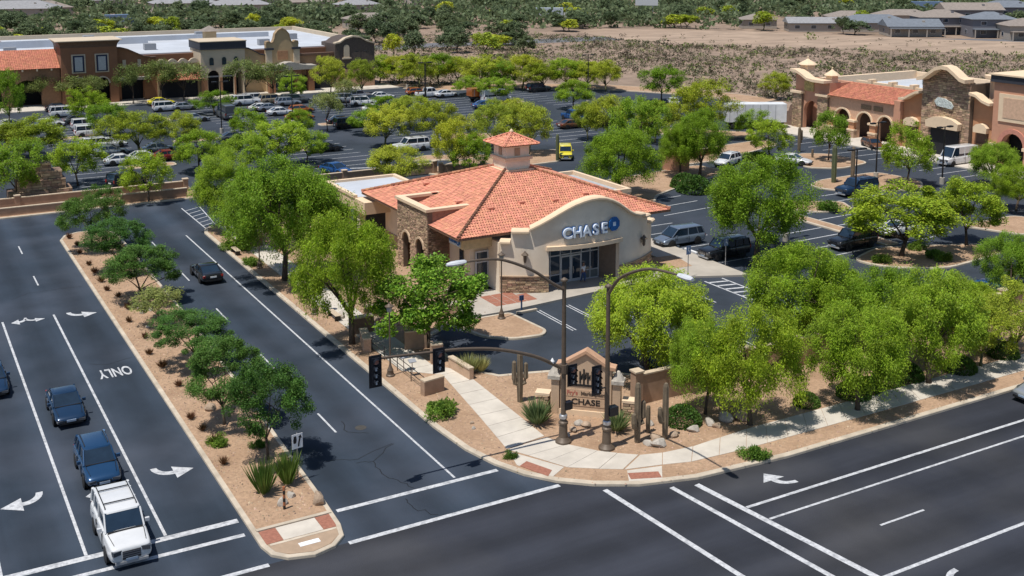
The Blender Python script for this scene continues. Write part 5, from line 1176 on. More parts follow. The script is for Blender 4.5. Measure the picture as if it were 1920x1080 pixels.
def car(kind, col, xy, hd, label, group=None, z=0.0, name=None):
    if kind not in PROTO: PROTO[kind] = car_proto(kind)
    o = PROTO[kind] if kind not in car_used else copy_tree(PROTO[kind])
    car_used.add(kind); o.name = name or {'sedan': 'sedan', 'suv': 'sport_utility_car', 'bigsuv': 'sport_utility_car', 'pickup': 'pickup_truck', 'van': 'delivery_van', 'minivan': 'minivan', 'jeep': 'off_road_car'}.get(kind, 'car')
    o.location = (xy[0], xy[1], z); o.rotation_euler = (0, 0, hd)
    tag(o, label, {'pickup': 'pickup', 'van': 'van', 'minivan': 'minivan'}.get(kind, 'car'))
    if group: o['group'] = group
    for ch in o.children:
        if ch.name.split('.')[0] in ('body', 'roof', 'mirror') and ch.material_slots:
            ch.material_slots[0].link = 'OBJECT'; ch.material_slots[0].material = PAINTS[col]
    return o
S_, E_, N_, W_ = -math.pi / 2, 0.0, math.pi / 2, math.pi
car('bigsuv', 'white', (8.5, 52.75), S_, 'white sport utility car with roof bars waiting at the stop line')
car('crossover', 'slate', (8.75, 60.75), S_, 'dark blue crossover right behind the white car')
car('sedan', 'navy', (8.45, 69.9), S_, 'dark navy sedan third in the waiting lane')
car('sedan', 'navy', (4.9, 76.6), S_, 'dark car cut off by the left picture edge in the next lane')
car('coupe', 'black', (23.3, 94.4), N_, 'black sedan driving away beside the median')
car('hatch', 'silver', (62.5, 42.2), W_, 'car entering at the right picture edge on the main road')
car('minivan', 'steelblue', (65.6, 83.2), W_, 'silver blue minivan parked nose to the bank')
car('suv', 'black', (66.3, 77.5), W_, 'black car with dark windows parked beside the round mesquite')
car('suv', 'black', (79.2, 74.2), W_, 'black sport utility car parked by the lime green tree')
car('sedan', 'white', (86.6, 75.4), W_, 'white car half hidden under the lime green tree')
car('bigsuv', 'navy', (97.0, 90.6), W_, 'black sport utility car beside the saguaro island')
car('sedan', 'blue', (79.0, 57.6), N_, 'bright blue car seen between the right trees')
car('suv', 'black', (58.2, 57.2), N_, 'black car in tree shade behind the screen wall')
car('suv', 'navy', (44.6, 57.6), N_, 'dark car in deep shade right of the monument sign')
car('crossover', 'white', (95.65, 111.57), R(200), 'white crossover at the tan bed above the round mesquite')
car('sedan', 'white', (103.63, 107.89), R(-60), 'white sedan facing out by the brown saguaros')
car('hatch', 'brown', (121.90, 111.27), R(-110), 'copper coloured car in front of the arcade columns')
car('van', 'white', (122.33, 97.29), W_, 'white van with rounded top beneath the stone tower')
car('jeep', 'yellow', (79.84, 126.18), R(-120), 'bright yellow jeep near the cupola')
car('sedan', 'brown', (94.61, 147.69), E_, 'brown sedan in the lot right of the cupola')
car('suv', 'black', (99.92, 147.15), E_, 'black car below the palo verde right of the brown sedan')
car('pickup', 'blue', (99.11, 154.09), N_, 'blue pickup truck behind the brown sedan')
car('sedan', 'black', (112.72, 146.37), R(20), 'black sedan by the lot island before the trailer')
car('sedan', 'white', (124.74, 160.83), R(60), 'white car at the far edge of the lot, right')
car('suv', 'black', (113.43, 189.29), E_, 'dark car near the desert edge behind the white van')
car('sedan', 'blue', (93.23, 173.96), E_, 'blue sedan in front of the white van')
car('van', 'white', (98.57, 179.77), E_, 'white van with open side door beside an orange box')
car('pickup', 'white', (91.21, 192.59), E_, 'white pickup in the far centre row')
car('sedan', 'white', (94.05, 190.99), E_, 'white sedan right of the far white pickup')
car('hatch', 'orange', (90.42, 196.68), E_, 'orange car left of the far white pickup')
car('bigsuv', 'white', (64.03, 141.65), W_, 'large white sport utility car in the row above the bank canopy')
car('sedan', 'blue', (49.14, 131.49), R(-70), 'small blue car by the low wall behind the bank')
car('sedan', 'black', (53.50, 147.15), E_, 'dark sedan at the head of the striped stalls')
car('suv', 'black', (64.06, 165.01), E_, 'dark car half under a tree above the striped stalls')
car('sedan', 'black', (64.55, 169.76), E_, 'second dark car above the striped stalls')
car('suv', 'silver', (74.82, 193.25), R(-20), 'silver sport utility car in the front row near the stone block')
car('suv', 'white', (75.76, 187.81), R(-20), 'white sport utility car in the front row right of the silver one')
car('sedan', 'black', (78.75, 191.02), R(-20), 'dark sedan among the white cars of the front row')
car('sedan', 'white', (74.48, 179.30), R(-20), 'white sedan nose out under the lot tree')
car('bigsuv', 'white', (57.55, 198.94), E_, 'white sport utility car leading the row below the cream tower')
car('sedan', 'white', (57.82, 190.24), E_, 'white sedan second in the row below the cream tower')
car('suv', 'tan', (62.41, 198.63), E_, 'tan car behind the white cluster')
car('crossover', 'silver', (63.87, 194.55), E_, 'silver crossover at the end of the white cluster')
car('sedan', 'white', (59.05, 183.70), E_, 'white sedan nearest of the white cluster')
car('sedan', 'silver', (58.95, 189.59), E_, 'silver sedan tucked inside the white cluster')
car('hatch', 'orange', (62.88, 184.41), E_, 'orange hatchback behind the orange sedan')
car('sedan', 'orange', (60.02, 176.93), E_, 'orange sedan alone on the aisle below the mission gable')
car('van', 'grey', (49.92, 184.69), N_, 'grey van rear seen between round lot trees')
car('sedan', 'grey', (44.96, 162.11), E_, 'grey car at the top of the striped stalls under a palo verde')
car('sedan', 'silver', (44.48, 183.75), E_, 'pale car seen through the lot trees left of the grey van')
car('suv', 'white', (43.41, 198.41), E_, 'white sport utility car below the swept brown wall')
car('sedan', 'yellow', (44.11, 206.56), E_, 'yellow car behind the white sport utility car')
car('bigsuv', 'white', (26.98, 199.78), E_, 'white sport utility car below the brown tower')
car('sedan', 'black', (27.06, 207.69), E_, 'dark car just behind the large white car')
car('sedan', 'grey', (27.72, 191.29), E_, 'grey sedan under the large white car row')
car('jeep', 'white', (27.61, 183.86), E_, 'boxy white car behind the white compact')
car('jeep', 'white', (27.01, 176.66), E_, 'boxy white compact with dark windows at far left')
car('sedan', 'white', (17.70, 191.31), E_, 'white car roof seen at the left edge')
car('suv', 'white', (26.47, 164.42), E_, 'white estate car in the left row, farthest of three')
car('sedan', 'silver', (26.93, 158.92), E_, 'silver sedan in the left row, middle of three')
car('sedan', 'white', (27.05, 151.33), E_, 'white sedan in the left row, nearest of three')
car('sedan', 'silver', (33.11, 157.76), E_, 'silver sedan across from the left row')
car('sedan', 'red', (33.11, 151.35), E_, 'red car beside the silver sedan')
car('suv', 'black', (24.99, 137.06), R(25), 'black car leaving behind the lone round tree')
for p, k, c, lb in (((27.90, 165.59), 'sedan', 'white', 'white sedan half hidden in the left row, beside the estate car'), ((30.09, 152.19), 'sedan', 'white', 'white car between the lone round tree and the red car'), ((60.12, 201.58), 'suv', 'white', 'white car behind the leading car of the white cluster'), ((65.80, 196.70), 'suv', 'grey', 'grey car at the far end of the white cluster'),
                    ((78.20, 196.44), 'suv', 'silver', 'silver car in the back row near the stone block'), ((46.32, 198.27), 'sedan', 'silver', 'silver car right of the yellow car'), ((22.97, 189.55), 'sedan', 'white', 'white car beside the palo verde at far left'), ((82.04, 194.27), 'sedan', 'white', 'white sedan at the back beside the round dark tree')):
    car(k, c, p, E_, lb)
# truck trailer and distant trucks
def trailer(xy, rz, L, W, Hh, m, label, cab=None, name='box_trailer'):
    t = thing(name, label, 'truck', (xy[0], xy[1], 0), rz)
    bevel(MB().box(-L / 2, -W / 2, 1.1, L / 2, W / 2, Hh).build('cargo_box', m, t), .05)
    for i in range(int(L / 1.2)): MB().box(-L / 2 + .5 + i * 1.2, -W / 2 - .02, 1.2, -L / 2 + .56 + i * 1.2, -W / 2, Hh - .1).build('panel_rib', PANELG, t)
    MB().box(-L / 2 + .3, -W / 2 + .3, .7, L / 2 - .3, W / 2 - .3, 1.1).build('chassis', BLACKM, t)
    for x in (-L / 2 + 1.2, -L / 2 + 2.3, L / 2 - 1.4):
        for s in (-1, 1): link('wheel', TYRE, t, (x, s * (W / 2 - .15), .45)).scale = (1.3, 1.3, 1.3)
    if cab:
        c_ = MB().wallpoly([(L / 2 + .2, .6), (L / 2 + 2.4, .6), (L / 2 + 2.4, 1.6), (L / 2 + 1.9, 2.6), (L / 2 + .2, 2.7)], 'y', -W / 2, W / 2).build('cab', cab, t)
        MB().add([(L / 2 + 2.41, -W / 2 + .15, 1.65), (L / 2 + 2.41, W / 2 - .15, 1.65), (L / 2 + 1.93, W / 2 - .15, 2.55), (L / 2 + 1.93, -W / 2 + .15, 2.55)], [(0, 1, 2, 3)]).build('windscreen', CARGLASS, c_)
        for s in (-1, 1): link('wheel', TYRE, t, (L / 2 + 1.5, s * (W / 2 - .15), .45)).scale = (1.3, 1.3, 1.3)
    return t
WP = mat('trailer_white', (.62, .64, .66), rough=.5, var=.12, scale=.6)
trailer((119.6, 133.4), R(-28), 9.5, 2.6, 4.0, WP, 'white box trailer standing left of the corner tower')
trailer((96.87, 182.42), E_, 5, 2.2, 2.6, PAINTS['orange'], 'orange box truck body beside the white van')
trailer((75.24, 433.36), R(0), 14, 2.6, 4, mat('truck_blue', (.16, .24, .36), rough=.5), 'long pale blue truck on the far street at upper left', PAINTS['blue'])
trailer((236.09, 385.84), R(-30), 11, 2.6, 4.6, mat('truck_pale', (.45, .5, .56), rough=.5), 'pale truck on the far street above the scrub', PAINTS['white'])
trailer((411.58, 348.52), R(150), 14, 2.6, 4.6, mat('truck_steel', (.13, .2, .32), rough=.5), 'steel blue truck above the far right houses', PAINTS['steelblue'])

# ------------------------------------------------------------------ street furniture
def smooth_path(pts, n=5):
    """Catmull-Rom through the points"""
    P = [Vector(p) for p in pts]; out = []
    for i in range(len(P) - 1):
        p0, p1, p2, p3 = P[max(i - 1, 0)], P[i], P[i + 1], P[min(i + 2, len(P) - 1)]
        for k in range(n):
            t = k / n; out.append(.5 * (2 * p1 + (p2 - p0) * t + (2 * p0 - 5 * p1 + 4 * p2 - p3) * t * t + (3 * p1 - p0 - 3 * p2 + p3) * t ** 3))
    return out + [P[-1]]
LENS_R = mat('signal_lens_red_glare', (.42, .20, .16), rough=.25); LENS_P = mat('signal_lens_reflection', (.50, .56, .64), rough=.25)  # sun glare mixed into the red; pale tone paints lens reflections
HEADM = mat('signal_black', (.010, .012, .018), rough=.4)
def signal_head(parent, c, n, facing=0, w=.42, sec=.36, plate=True):
    """c: top centre relative to parent; lenses face -y (turned by facing)"""
    r = link('signal_head', MB().box(-w / 2, -.12, -n * sec, w / 2, .12, 0).mesh('signal_head', HEADM), parent, c, (0, 0, facing))
    if plate: MB().box(-w / 2 - .14, -.01, -n * sec - .14, w / 2 + .14, .02, .14).build('backplate', HEADM, r)
    for i in range(n):
        z = -(i + .5) * sec; m = LENS_R if i == 0 else LENS_P
        if i == 0: MB().lathe([(.0, 0), (.15, 0), (.15, .02), (.0, .03)], n=14).build('lens', m, r, (0, -.12, z), rot=(R(90), 0, 0))
        else: MB().prism([(0, .14), (.1, .0), (.045, 0), (.045, -.13), (-.045, -.13), (-.045, 0), (-.1, 0)], 0, .02).build('lens', m, r, (0, -.12, z), rot=(R(90), 0, 0))  # pale arrow shape paints a reflection on the unlit lens
        v = MB()
        for j in range(7):
            a, b = R(-10 + j * 200 / 7), R(-10 + (j + 1) * 200 / 7)
            P = [(.17 * math.cos(q), y, z + .17 * math.sin(q)) for q in (a, b) for y in (-.12, -.34)]
            v.add(P, [(0, 1, 3, 2)])
        v.build('visor', HEADM, r)
    return r
def street_pole(name, label, xy, h, arm, lum, extra=None):
    t = thing(name, label, 'traffic light' if extra else 'street light', (xy[0], xy[1], .13))
    MB().lathe([(.46, 0), (.46, .12), (.38, .2), (.31, .28), (.26, .34), (.23, 1.1), (.28, 1.14), (.28, 1.24), (.2, 1.3), (.16, 1.5)], n=18).build('base', BRONZE, t, smooth=30)
    MB().tube([(0, 0, 1.4), (0, 0, h)], [.145, .11], 14).build('pole', BRONZE, t, smooth=30)
    MB().lathe([(.2, 0), (.2, .1), (.05, .2), (.0, .2)], n=12).build('cap', BRONZE, t, (0, 0, h))
    MB().lathe([(.2, 0), (.24, .05), (.24, .22), (.2, .27)], n=12).build('clamp', STEEL, t, (0, 0, 1.42))
    MB().tube(smooth_path(arm), [.1 - .04 * i / (len(arm) * 5 - 5) for i in range(len(arm) * 5 - 4)], 8).build('lamp_arm', BRONZE, t, smooth=40)
    p, d = Vector(lum[0]), Vector(lum[1]).normalized(); s = Vector((-d.y, d.x, 0))
    l = MB(); secs = [(-.62, .05, .05), (-.5, .17, .12), (-.1, .22, .15), (.3, .2, .13), (.55, .1, .08)]; vs = []
    for a, w_, q in secs:
        c_ = p + d * a; vs += [c_ + s * (w_ * math.cos(k * math.pi / 4)) + Vector((0, 0, q * math.sin(k * math.pi / 4))) for k in range(8)]
    l.add(vs, [(i * 8 + j, i * 8 + (j + 1) % 8, (i + 1) * 8 + (j + 1) % 8, (i + 1) * 8 + j) for i in range(4) for j in range(8)] + [tuple(range(7, -1, -1)), tuple(range(32, 40))])
    l.build('luminaire', mat('luminaire_grey', (.55, .57, .6), rough=.35), t, smooth=40)
    return t
p1 = street_pole('traffic_signal_pole', 'bronze signal pole with long curved mast arm over the side road', (32.51, 51.4), 9.5,
    [(0, 0, 9.0), (-.8, 0, 9.5), (-2.0, 0, 10.37), (-3.35, 0, 11.04), (-4.35, 0, 11.36), (-5.5, 0, 11.46), (-6.1, 0, 11.46)], ((-6.75, 0, 11.47), (-1, 0, -.02)), True)
ma = [(0, 0, 4.35), (-.6, 0, 4.72), (-2.0, 0, 5.5), (-4.3, 0, 6.3), (-6.3, 0, 6.68), (-7.9, 0, 6.84), (-11.6, 0, 7.1)]
MB().tube(smooth_path(ma), [.12 - .055 * i / 30 for i in range(31)], 10).build('mast_arm', BRONZE, p1, smooth=40)
MB().lathe([(.24, -.25), (.24, .25)], n=12).build('arm_clamp', BRONZE, p1, (0, 0, 4.4))
MB().lathe([(.0, 0), (.1, .0), (.12, .12), (.02, .3), (.0, .3)], n=10).build('sensor', WHITE, p1, (-.75, 0, 4.85))
signal_head(p1, (-11.5, -.2, 7.22), 4); signal_head(p1, (-7.9, -.2, 6.95), 3)
signal_head(p1, (.55, -.05, 4.4), 3, plate=True, w=.36, sec=.33)
MB().box(.05, -.2, 1.95, .5, .12, 2.4).build('walk_signal', HEADM, p1); MB().box(.15, -.05, 4.0, .4, .05, 4.05).build('bracket', BRONZE, p1)
p2 = street_pole('street_light_pole', 'bronze street light pole with curved arm over the main road', (34.19, 49.49), 9.4,
    [(0, 0, 9.0), (0, -.95, 10.1), (0, -2.4, 10.9), (0, -3.8, 11.4), (0, -5.2, 11.6), (0, -6.0, 11.66)], ((0, -6.7, 11.7), (0, -1, .03)), True)
signal_head(p2, (-.75, -.05, 4.9), 4, w=.36, sec=.36)
MB().box(-.6, -.04, 3.6, -.1, .04, 3.66).build('bracket', BRONZE, p2)
MB().box(.05, -.25, 1.95, .62, .15, 2.45).build('walk_signal', HEADM, p2)

LAMPG = mat('lamp_globe', (.34, .33, .30), rough=.4)
def walk_lamp(xy, label, h=4.85, z=.13, name='walk_lamp'):
    t = thing(name, label, 'lamp post', (xy[0], xy[1], z))
    MB().lathe([(.3, 0), (.3, .08), (.24, .14), (.2, .34), (.22, .4), (.12, .6), (.07, .8)], n=14).build('base', BRONZE, t, smooth=30)
    MB().tube([(0, 0, .7), (0, 0, h - .5)], [.06, .045], 10).build('shaft', BRONZE, t, smooth=30)
    MB().lathe([(.05, -.52), (.16, -.45), (.19, -.18), (.16, -.12)], n=12).build('lantern', LAMPG, t, (0, 0, h), smooth=30)
    MB().lathe([(.3, -.12), (.3, -.08), (.16, .0), (.06, .08), (.03, .16), (.0, .18)], n=12).build('lantern_cap', BRONZE, t, (0, 0, h), smooth=30)
walk_lamp((27.96, 65.56), 'walkway lamp post beside the ramp railing'); walk_lamp((27.95, 80.1), 'walkway lamp post under the largest mesquite'); walk_lamp((28.05, 94.6), 'walkway lamp post across from the black sedan')
walk_lamp((39.97, 72.1), 'lamp post on the teardrop bed before the bank', 5.1)
def lot_lamp(xy, h, label):
    t = thing('lot_light', label, 'lamp post', (xy[0], xy[1], 0))
    MB().lathe([(.3, 0), (.3, .8), (.0, .8)], n=12).build('footing', mat('footing_concrete', (.4, .37, .32)), t)
    MB().tube([(0, 0, .8), (0, 0, h)], [.1, .07], 8).build('pole', BLACKM, t)
    MB().box(-.9, -.04, h - .08, .9, .04, h).build('cross_arm', BLACKM, t)
    for s in (-1, 1): MB().box(s * .55, -.2, h - .14, s * 1.25, .2, h + .04).build('lamp_head', BLACKM, t)
for p, h, lb in (((111.7, 169.0), 9.1, 'tall lot light before the scrub, right of the green tree'), ((87.2, 186.2), 7.4, 'lot light among the far centre cars'), ((84.2, 209.7), 7.8, 'lot light before the dark stone block'), ((93, 207), 6, 'lot light at the end of the shopping strip'),
                 ((75.24, 78.97), 6.5, 'lot light right of the round mesquite'), ((89.74, 83.99), 7, 'lot light on the aisle below the saguaro island'), ((110.33, 89.71), 7, 'lot light beside the white van'), ((45.15, 169.78), 8, 'lot light left of the white cluster'), ((57.18, 172.03), 8, 'lot light at the orange sedan'), ((84.96, 181.00), 8, 'lot light left of the blue sedan'), ((105.86, 95.89), 7, 'brown post light on the saguaro island')):
    lot_lamp(p, h, lb)
# keep right sign, accessible parking signs
t = thing('keep_right_sign', 'white keep right sign with black arrow at the median end', 'road sign', (17.85, 54.5, .13), R(8))
MB().tube([(0, 0, 0), (0, 0, 2.6)], .035, 8).build('post', STEEL, t)
pn = MB().box(-.31, -.05, 1.75, .31, -.03, 2.55).build('sign_panel', WHITE, t)
MB().wallpoly([(.02, 1.84), (.1, 1.84), (.14, 2.1), (.2, 2.3), (.27, 2.28), (.19, 2.48), (.04, 2.36), (.11, 2.34), (.05, 2.1)], 'y', -.056, -.051).build('arrow_mark', BLACKM, pn)
MB().wallpoly([(-.22, 2.05), (-.08, 2.05), (-.04, 2.2), (-.06, 2.45), (-.2, 2.45), (-.24, 2.2)], 'y', -.056, -.051).build('island_mark', BLACKM, pn)
t = thing('object_marker', 'short striped post stump on the median end', 'post', (16.2, 51.75, .13))
for i in range(6): MB().lathe([(.07, i * .2), (.07, i * .2 + .195)], n=10).build('band', AMBER if i % 2 else BLACKM, t)
def park_sign(xy, label, h=2.6):
    t = thing('parking_sign', label, 'sign', (xy[0], xy[1], .13)); MB().tube([(0, 0, 0), (0, 0, h)], .035, 8).build('post', STEEL, t)
    p = MB().box(-.24, -.04, h - .75, .24, -.02, h).build('sign_panel', mat('sign_slate', (.16, .22, .34)), t)
    MB().lathe([(.0, 0), (.06, 0), (.06, .01), (.0, .01)], (0, 0, 0), 10).build('wheelchair_mark', WHITE, p, (0, -.041, h - .2), rot=(R(90), 0, 0))
    MB().wallpoly([(-.05, h - .3), (.02, h - .3), (.02, h - .42), (.12, h - .42), (.14, h - .6), (.1, h - .6), (.08, h - .47), (-.05, h - .47)], 'y', -.046, -.041).build('wheelchair_mark', WHITE, p)
park_sign((59.05, 73.6), 'accessible parking sign at the corner of the bank walk', 2.8); park_sign((64.2, 74.8), 'accessible parking sign beside the black car', 2.6)
t = thing('bollard_sign', 'short dark blue post by the double stall lines', 'post', (42.4, 73.25, .1)); MB().tube([(0, 0, 0), (0, 0, 1.1)], .07, 8).build('post', mat('post_blue', (.03, .06, .14)), t); MB().box(-.18, -.05, .75, .18, .05, 1.15).build('plate', mat('post_blue', (.03, .06, .14)), t)
for x, lb in ((42.6, 'wheel stop at the teardrop bed'), (56, 'wheel stop before the bank, right part')):
    tag(bevel(MB().box(x - .9, 72.65, .0, x + .9, 72.9, .17).build('wheel_stop', KERB)), lb, 'wheel stop')
for y, lb in ((77.6, 'wheel stop before the black car'), (80.4, 'wheel stop between minivan and black car'), (83.2, 'wheel stop before the minivan')):
    tag(bevel(MB().box(64.7, y - .9, .0, 64.95, y + .9, .17).build('wheel_stop', WHITE)), lb, 'wheel stop')

# monument sign
M = thing('monument_sign', 'tan gabled monument sign with tenant names at the corner', 'sign', (35.75, 53.95, .13), R(-43))
MB().box(-1.75, -.3, 0, 1.75, .3, .35).build('plinth', CREAM, M)
mw = MB().wallpoly([(-1.55, .35), (1.55, .35), (1.55, 3.05), (0, 3.95), (-1.55, 3.05)], 'y', -.22, .22).build('sign_wall', mat('monument_stucco', (.52, .37, .25), var=.06), M)
MB().sweep([(-1.8, 0, 3.0), (-1.45, 0, 3.05), (0, 0, 3.95), (1.45, 0, 3.05), (1.8, 0, 3.0)], [(-.36, 0), (-.36, .2), (.36, .2), (.36, 0)]).build('gable_coping', mat('coping_peach', (.50, .30, .19)), M)
for s in (-1, 1):
    q = MB().box(s * 1.62, -.3, 0, s * 2.1, .3, 2.2).build('side_pier', mat('monument_stucco', (.52, .37, .25)), M)
    MB().box(s * 1.56, -.42, 2.2, s * 2.31, .42, 2.42).lathe([(.42, 0), (.3, .2), (.1, .5), (.0, .55)], (s * 1.93, 0, 2.42), 8).build('pier_cap', ROCKG, q)
    w_ = MB().box(s * 2.25, -.28, 0, s * 3.0, .28, 1.1).build('wing_wall', MORTAR, M)
    o = stones(MB(), min(s * 2.25, s * 3.0), max(s * 2.25, s * 3.0), 0, 1.1, lambda x, z, d: (x, -.28 - d, z)).build('stone_veneer', STONE, w_); o['kind'] = 'stuff'
    MB().box(s * 2.2, -.36, 1.1, s * 3.1, .36, 1.25).build('wing_cap', CREAM, w_)
MB().box(-1.3, -.245, .62, 1.3, -.222, 1.12).build('name_panel', mat('panel_sand', (.55, .38, .25)), mw)
MB().box(-1.3, -.245, 1.2, 1.3, -.222, 1.65).build('name_panel', mat('panel_sand', (.55, .38, .25)), mw)
def flat_text(txt, size, m, parent, loc, rot=(R(90), 0, 0), sx=1):
    me = text_mesh(txt, size, .008, .012, sx); me.materials.append(m); return link('lettering', me, parent, loc, rot)
flat_text('CHASE', .5, BLACKM, mw, (0, -.255, .87), sx=1.15)
flat_text("Fry's", .36, REDS, mw, (-.82, -.25, 1.42)); flat_text('Marketplace', .3, mat('letter_brown', (.10, .07, .05)), mw, (.45, -.255, 1.42))
for x, z, s in ((-.35, 2.05, .75), (-.12, 2.0, .95), (.12, 2.05, .7), (.38, 2.0, .85), (.62, 2.05, .55)):
    MB().wallpoly([(x - .05, z), (x + .05, z), (x + .05, z + s * .5), (x + .11, z + s * .5), (x + .11, z + s * .8), (x + .16, z + s * .8), (x + .16, z + s * .42), (x + .05, z + s * .42), (x + .05, z + s), (x - .05, z + s), (x - .05, z + s * .4), (x - .14, z + s * .4), (x - .14, z + s * .7), (x - .09, z + s * .7), (x - .09, z + s * .48), (x - .05, z + s * .48)][:10], 'y', -.25, -.221).build('cactus_motif', BLACKM, mw)
MB().box(-1.0, -.25, 1.86, 1.0, -.221, 1.99).build('motif_ground', BLACKM, mw)

# walls, railings
WALLM = mat('screen_wall_block', (.36, .24, .165), rough=.9, var=.12, scale=2); CAPM = mat('wall_cap', (.52, .42, .31))
def wall(a, b, h, label, t=.3, m=WALLM, z=.1, name='low_wall', piers=0, cap=True):
    a, b = Vector(a), Vector(b); d = (b - a); L = d.length
    r = thing(name, label, 'wall', (a.x, a.y, z), math.atan2(d.y, d.x))
    w = MB().box(0, -t / 2, 0, L, t / 2, h).build('wall_body', m, r)
    if cap:
        n = max(1, int(L / .8))
        for i in range(n): MB().box(i * L / n + .006, -t / 2 - .05, h, (i + 1) * L / n - .006, t / 2 + .05, h + .09).build('coping_block', CAPM, w)
    for i in range(piers + 1 if piers else 0):
        x = L * i / piers; p = MB().box(x - .28, -.28, 0, x + .28, .28, h + .25).build('pier', m, r); MB().box(x - .34, -.34, h + .25, x + .34, .34, h + .36).build('pier_cap', CAPM, p)
    return r
wall((39.3, 53.7), (56.5, 53.7), 1.9, 'tall tan screen wall in tree shade along the main road', piers=4)
wall((57.2, 54.4), (74, 53.9), 1.7, 'ribbed tan wall behind the right trees', piers=7)
wall((74.6, 53.9), (120, 53.7), 1.6, 'tan wall running off to the right behind the trees', piers=8)
wall((-24, 127.0), (21.5, 127.0), .8, 'front low tan wall at the end of the side road', piers=0)
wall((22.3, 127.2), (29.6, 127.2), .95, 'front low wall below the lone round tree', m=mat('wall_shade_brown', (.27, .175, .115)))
wall((-24, 130.4), (30.2, 130.4), 1.1, 'rear low tan wall at the end of the side road', piers=3)
wall((42, 125.6), (60, 125.6), 1.2, 'low tan wall with posts behind the bank canopy', piers=3)
wall((60.4, 124.6), (70, 120.4), 1.1, 'low tan wall behind the bank roof', piers=2)
wall((28.4, 61.5), (29.9, 61.75), .95, 'square end wall of the walkway ramp', t=.45)
wall((32.3, 62.3), (32.1, 65.0), .75, 'low peach wall at the right side of the walk', m=mat('peach_wall', (.50, .34, .23)))
wall((31.3, 66.4), (32.1, 66.2), 1.3, 'tan pier wall beyond the walk ramp', t=.5)
wall((30.8, 69.6), (32.3, 69.2), 1.3, 'tan wall panel under the ash tree')
wall((28.3, 70.3), (28.9, 72.6), .95, 'stone pier wall at the top of the ramp', t=.5, m=STONE)
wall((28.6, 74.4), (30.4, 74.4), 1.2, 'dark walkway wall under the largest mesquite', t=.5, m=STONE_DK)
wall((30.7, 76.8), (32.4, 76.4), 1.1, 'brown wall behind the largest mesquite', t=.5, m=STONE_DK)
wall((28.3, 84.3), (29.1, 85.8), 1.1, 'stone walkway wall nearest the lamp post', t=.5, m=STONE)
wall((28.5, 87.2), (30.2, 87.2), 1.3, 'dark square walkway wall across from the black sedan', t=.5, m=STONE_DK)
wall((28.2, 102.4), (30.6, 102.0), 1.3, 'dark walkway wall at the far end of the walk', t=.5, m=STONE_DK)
wall((33.2, 75.2), (37.6, 74.6), .8, 'low stone wall beside the bank forecourt', m=mat('peach_wall', (.50, .34, .23)))
wall((37.9, 78.2), (40.3, 77.2), .9, 'sloping stone planter wall at the bank corner', m=STONE)
wall((86, 112.9), (89, 111.2), 2.2, 'pink panel wall at the back of the tan bed', m=SALMON, t=.5, name='panel_wall')
wall((95.6, 117.8), (99.2, 118.6), .9, 'brown sign wall on the drive bed', m=BROWN)
rl = thing('ramp_railing', 'two-bar dark railing along the walkway ramp', 'railing', (28.75, 66.4, .13))
for z in (.55, .95): MB().tube([(0, 4.2, z), (0, -4.6, z)], .025, 6).build('rail', BLACKM, rl)
for y in (4.2, 2.0, -.2, -2.4, -4.6): MB().tube([(0, y, 0), (0, y, .95)], .03, 6).build('post', BLACKM, rl)
for p, lb in (((29.04, 65.82), 'small walkway sign post with flat top, left'), ((29.22, 64.85), 'small walkway sign post with flat top, right')):
    t = thing('pedestal_sign', lb, 'post', (*p, .13)); MB().tube([(0, 0, 0), (0, 0, 1.0)], .03, 6).build('post', STEEL, t); MB().obox((0, 0, 1.03), .5, .35, .05, 0, ('X', .4)).build('plate', PANELG, t)
for p, lb in (((27.53, 100.30), 'pale bench at the far walkway'), ((28.90, 78.39), 'dark bench on the walkway under the mesquite')):
    t = thing('park_bench', lb, 'bench', (*p, .13), R(90))
    for i in range(4): MB().box(-.9, -.24 + i * .12, .42, .9, -.14 + i * .12, .46).build('seat_slat', CAPM, t)
    for s in (-1, 1): MB().box(s * .7 - .06, -.22, 0, s * .7 + .06, .22, .42).build('leg', BLACKM, t)
# stepped brown monument at the end of the side road
t = thing('stepped_monument', 'stepped brown stone entry monument behind the low walls', 'monument', (14.9, 133.6, .1))
for i, (x0, x1, y0, y1, z0, z1) in enumerate(((-3.4, 3.2, -1.2, 1.4, 0, 1.3), (-2.5, 2.6, -.9, 1.4, 1.3, 2.4), (-1.9, 2.3, -.6, 1.4, 2.4, 3.3), (-.6, 1.2, -.4, 1.2, 3.3, 4.2))):
    b_ = MB().box(x0, y0, z0, x1, y1, z1).build('stone_tier', STONE_DK, t)
    stones(MB(), x0, x1, z0, z1, lambda x, z, d, y0=y0: (x, y0 - d, z), .5, 1.1, .25, .4, .05, .14).build('stone_veneer', STONE, b_)['kind'] = 'stuff'

# person at the bank door
def skin(name, pts, edges, rad, m, parent):
    me = bpy.data.meshes.new(name); me.from_pydata(pts, edges, []); me.materials.append(m)
    o = link(name, me, parent); s = o.modifiers.new('skin', 'SKIN')
    for i, r in enumerate(rad): me.skin_vertices[0].data[i].radius = (r, r * .85); me.skin_vertices[0].data[i].use_root = i == 0
    b = o.modifiers.new('sub', 'SUBSURF'); b.levels = 1; b.render_levels = 2; s.use_smooth_shade = True; return o
pr = thing('person', 'person in white shirt and blue jeans walking to the bank door', 'person', (50.45, 76.75, .16), R(20))
PT = [(0, 0, .92), (0, 0, 1.15), (0, 0, 1.4), (0, 0, 1.52), (0, -.01, 1.62), (0, -.01, 1.74), (.19, 0, 1.4), (.25, .03, 1.13), (.24, -.08, .9), (.23, -.12, .8), (-.19, 0, 1.4), (-.25, -.02, 1.13), (-.24, .06, .9), (-.23, .1, .8), (.1, 0, .88), (.11, -.1, .48), (.11, -.02, .08), (.11, -.16, .04), (-.1, 0, .88), (-.11, .08, .48), (-.11, .2, .1), (-.11, .1, .04)]
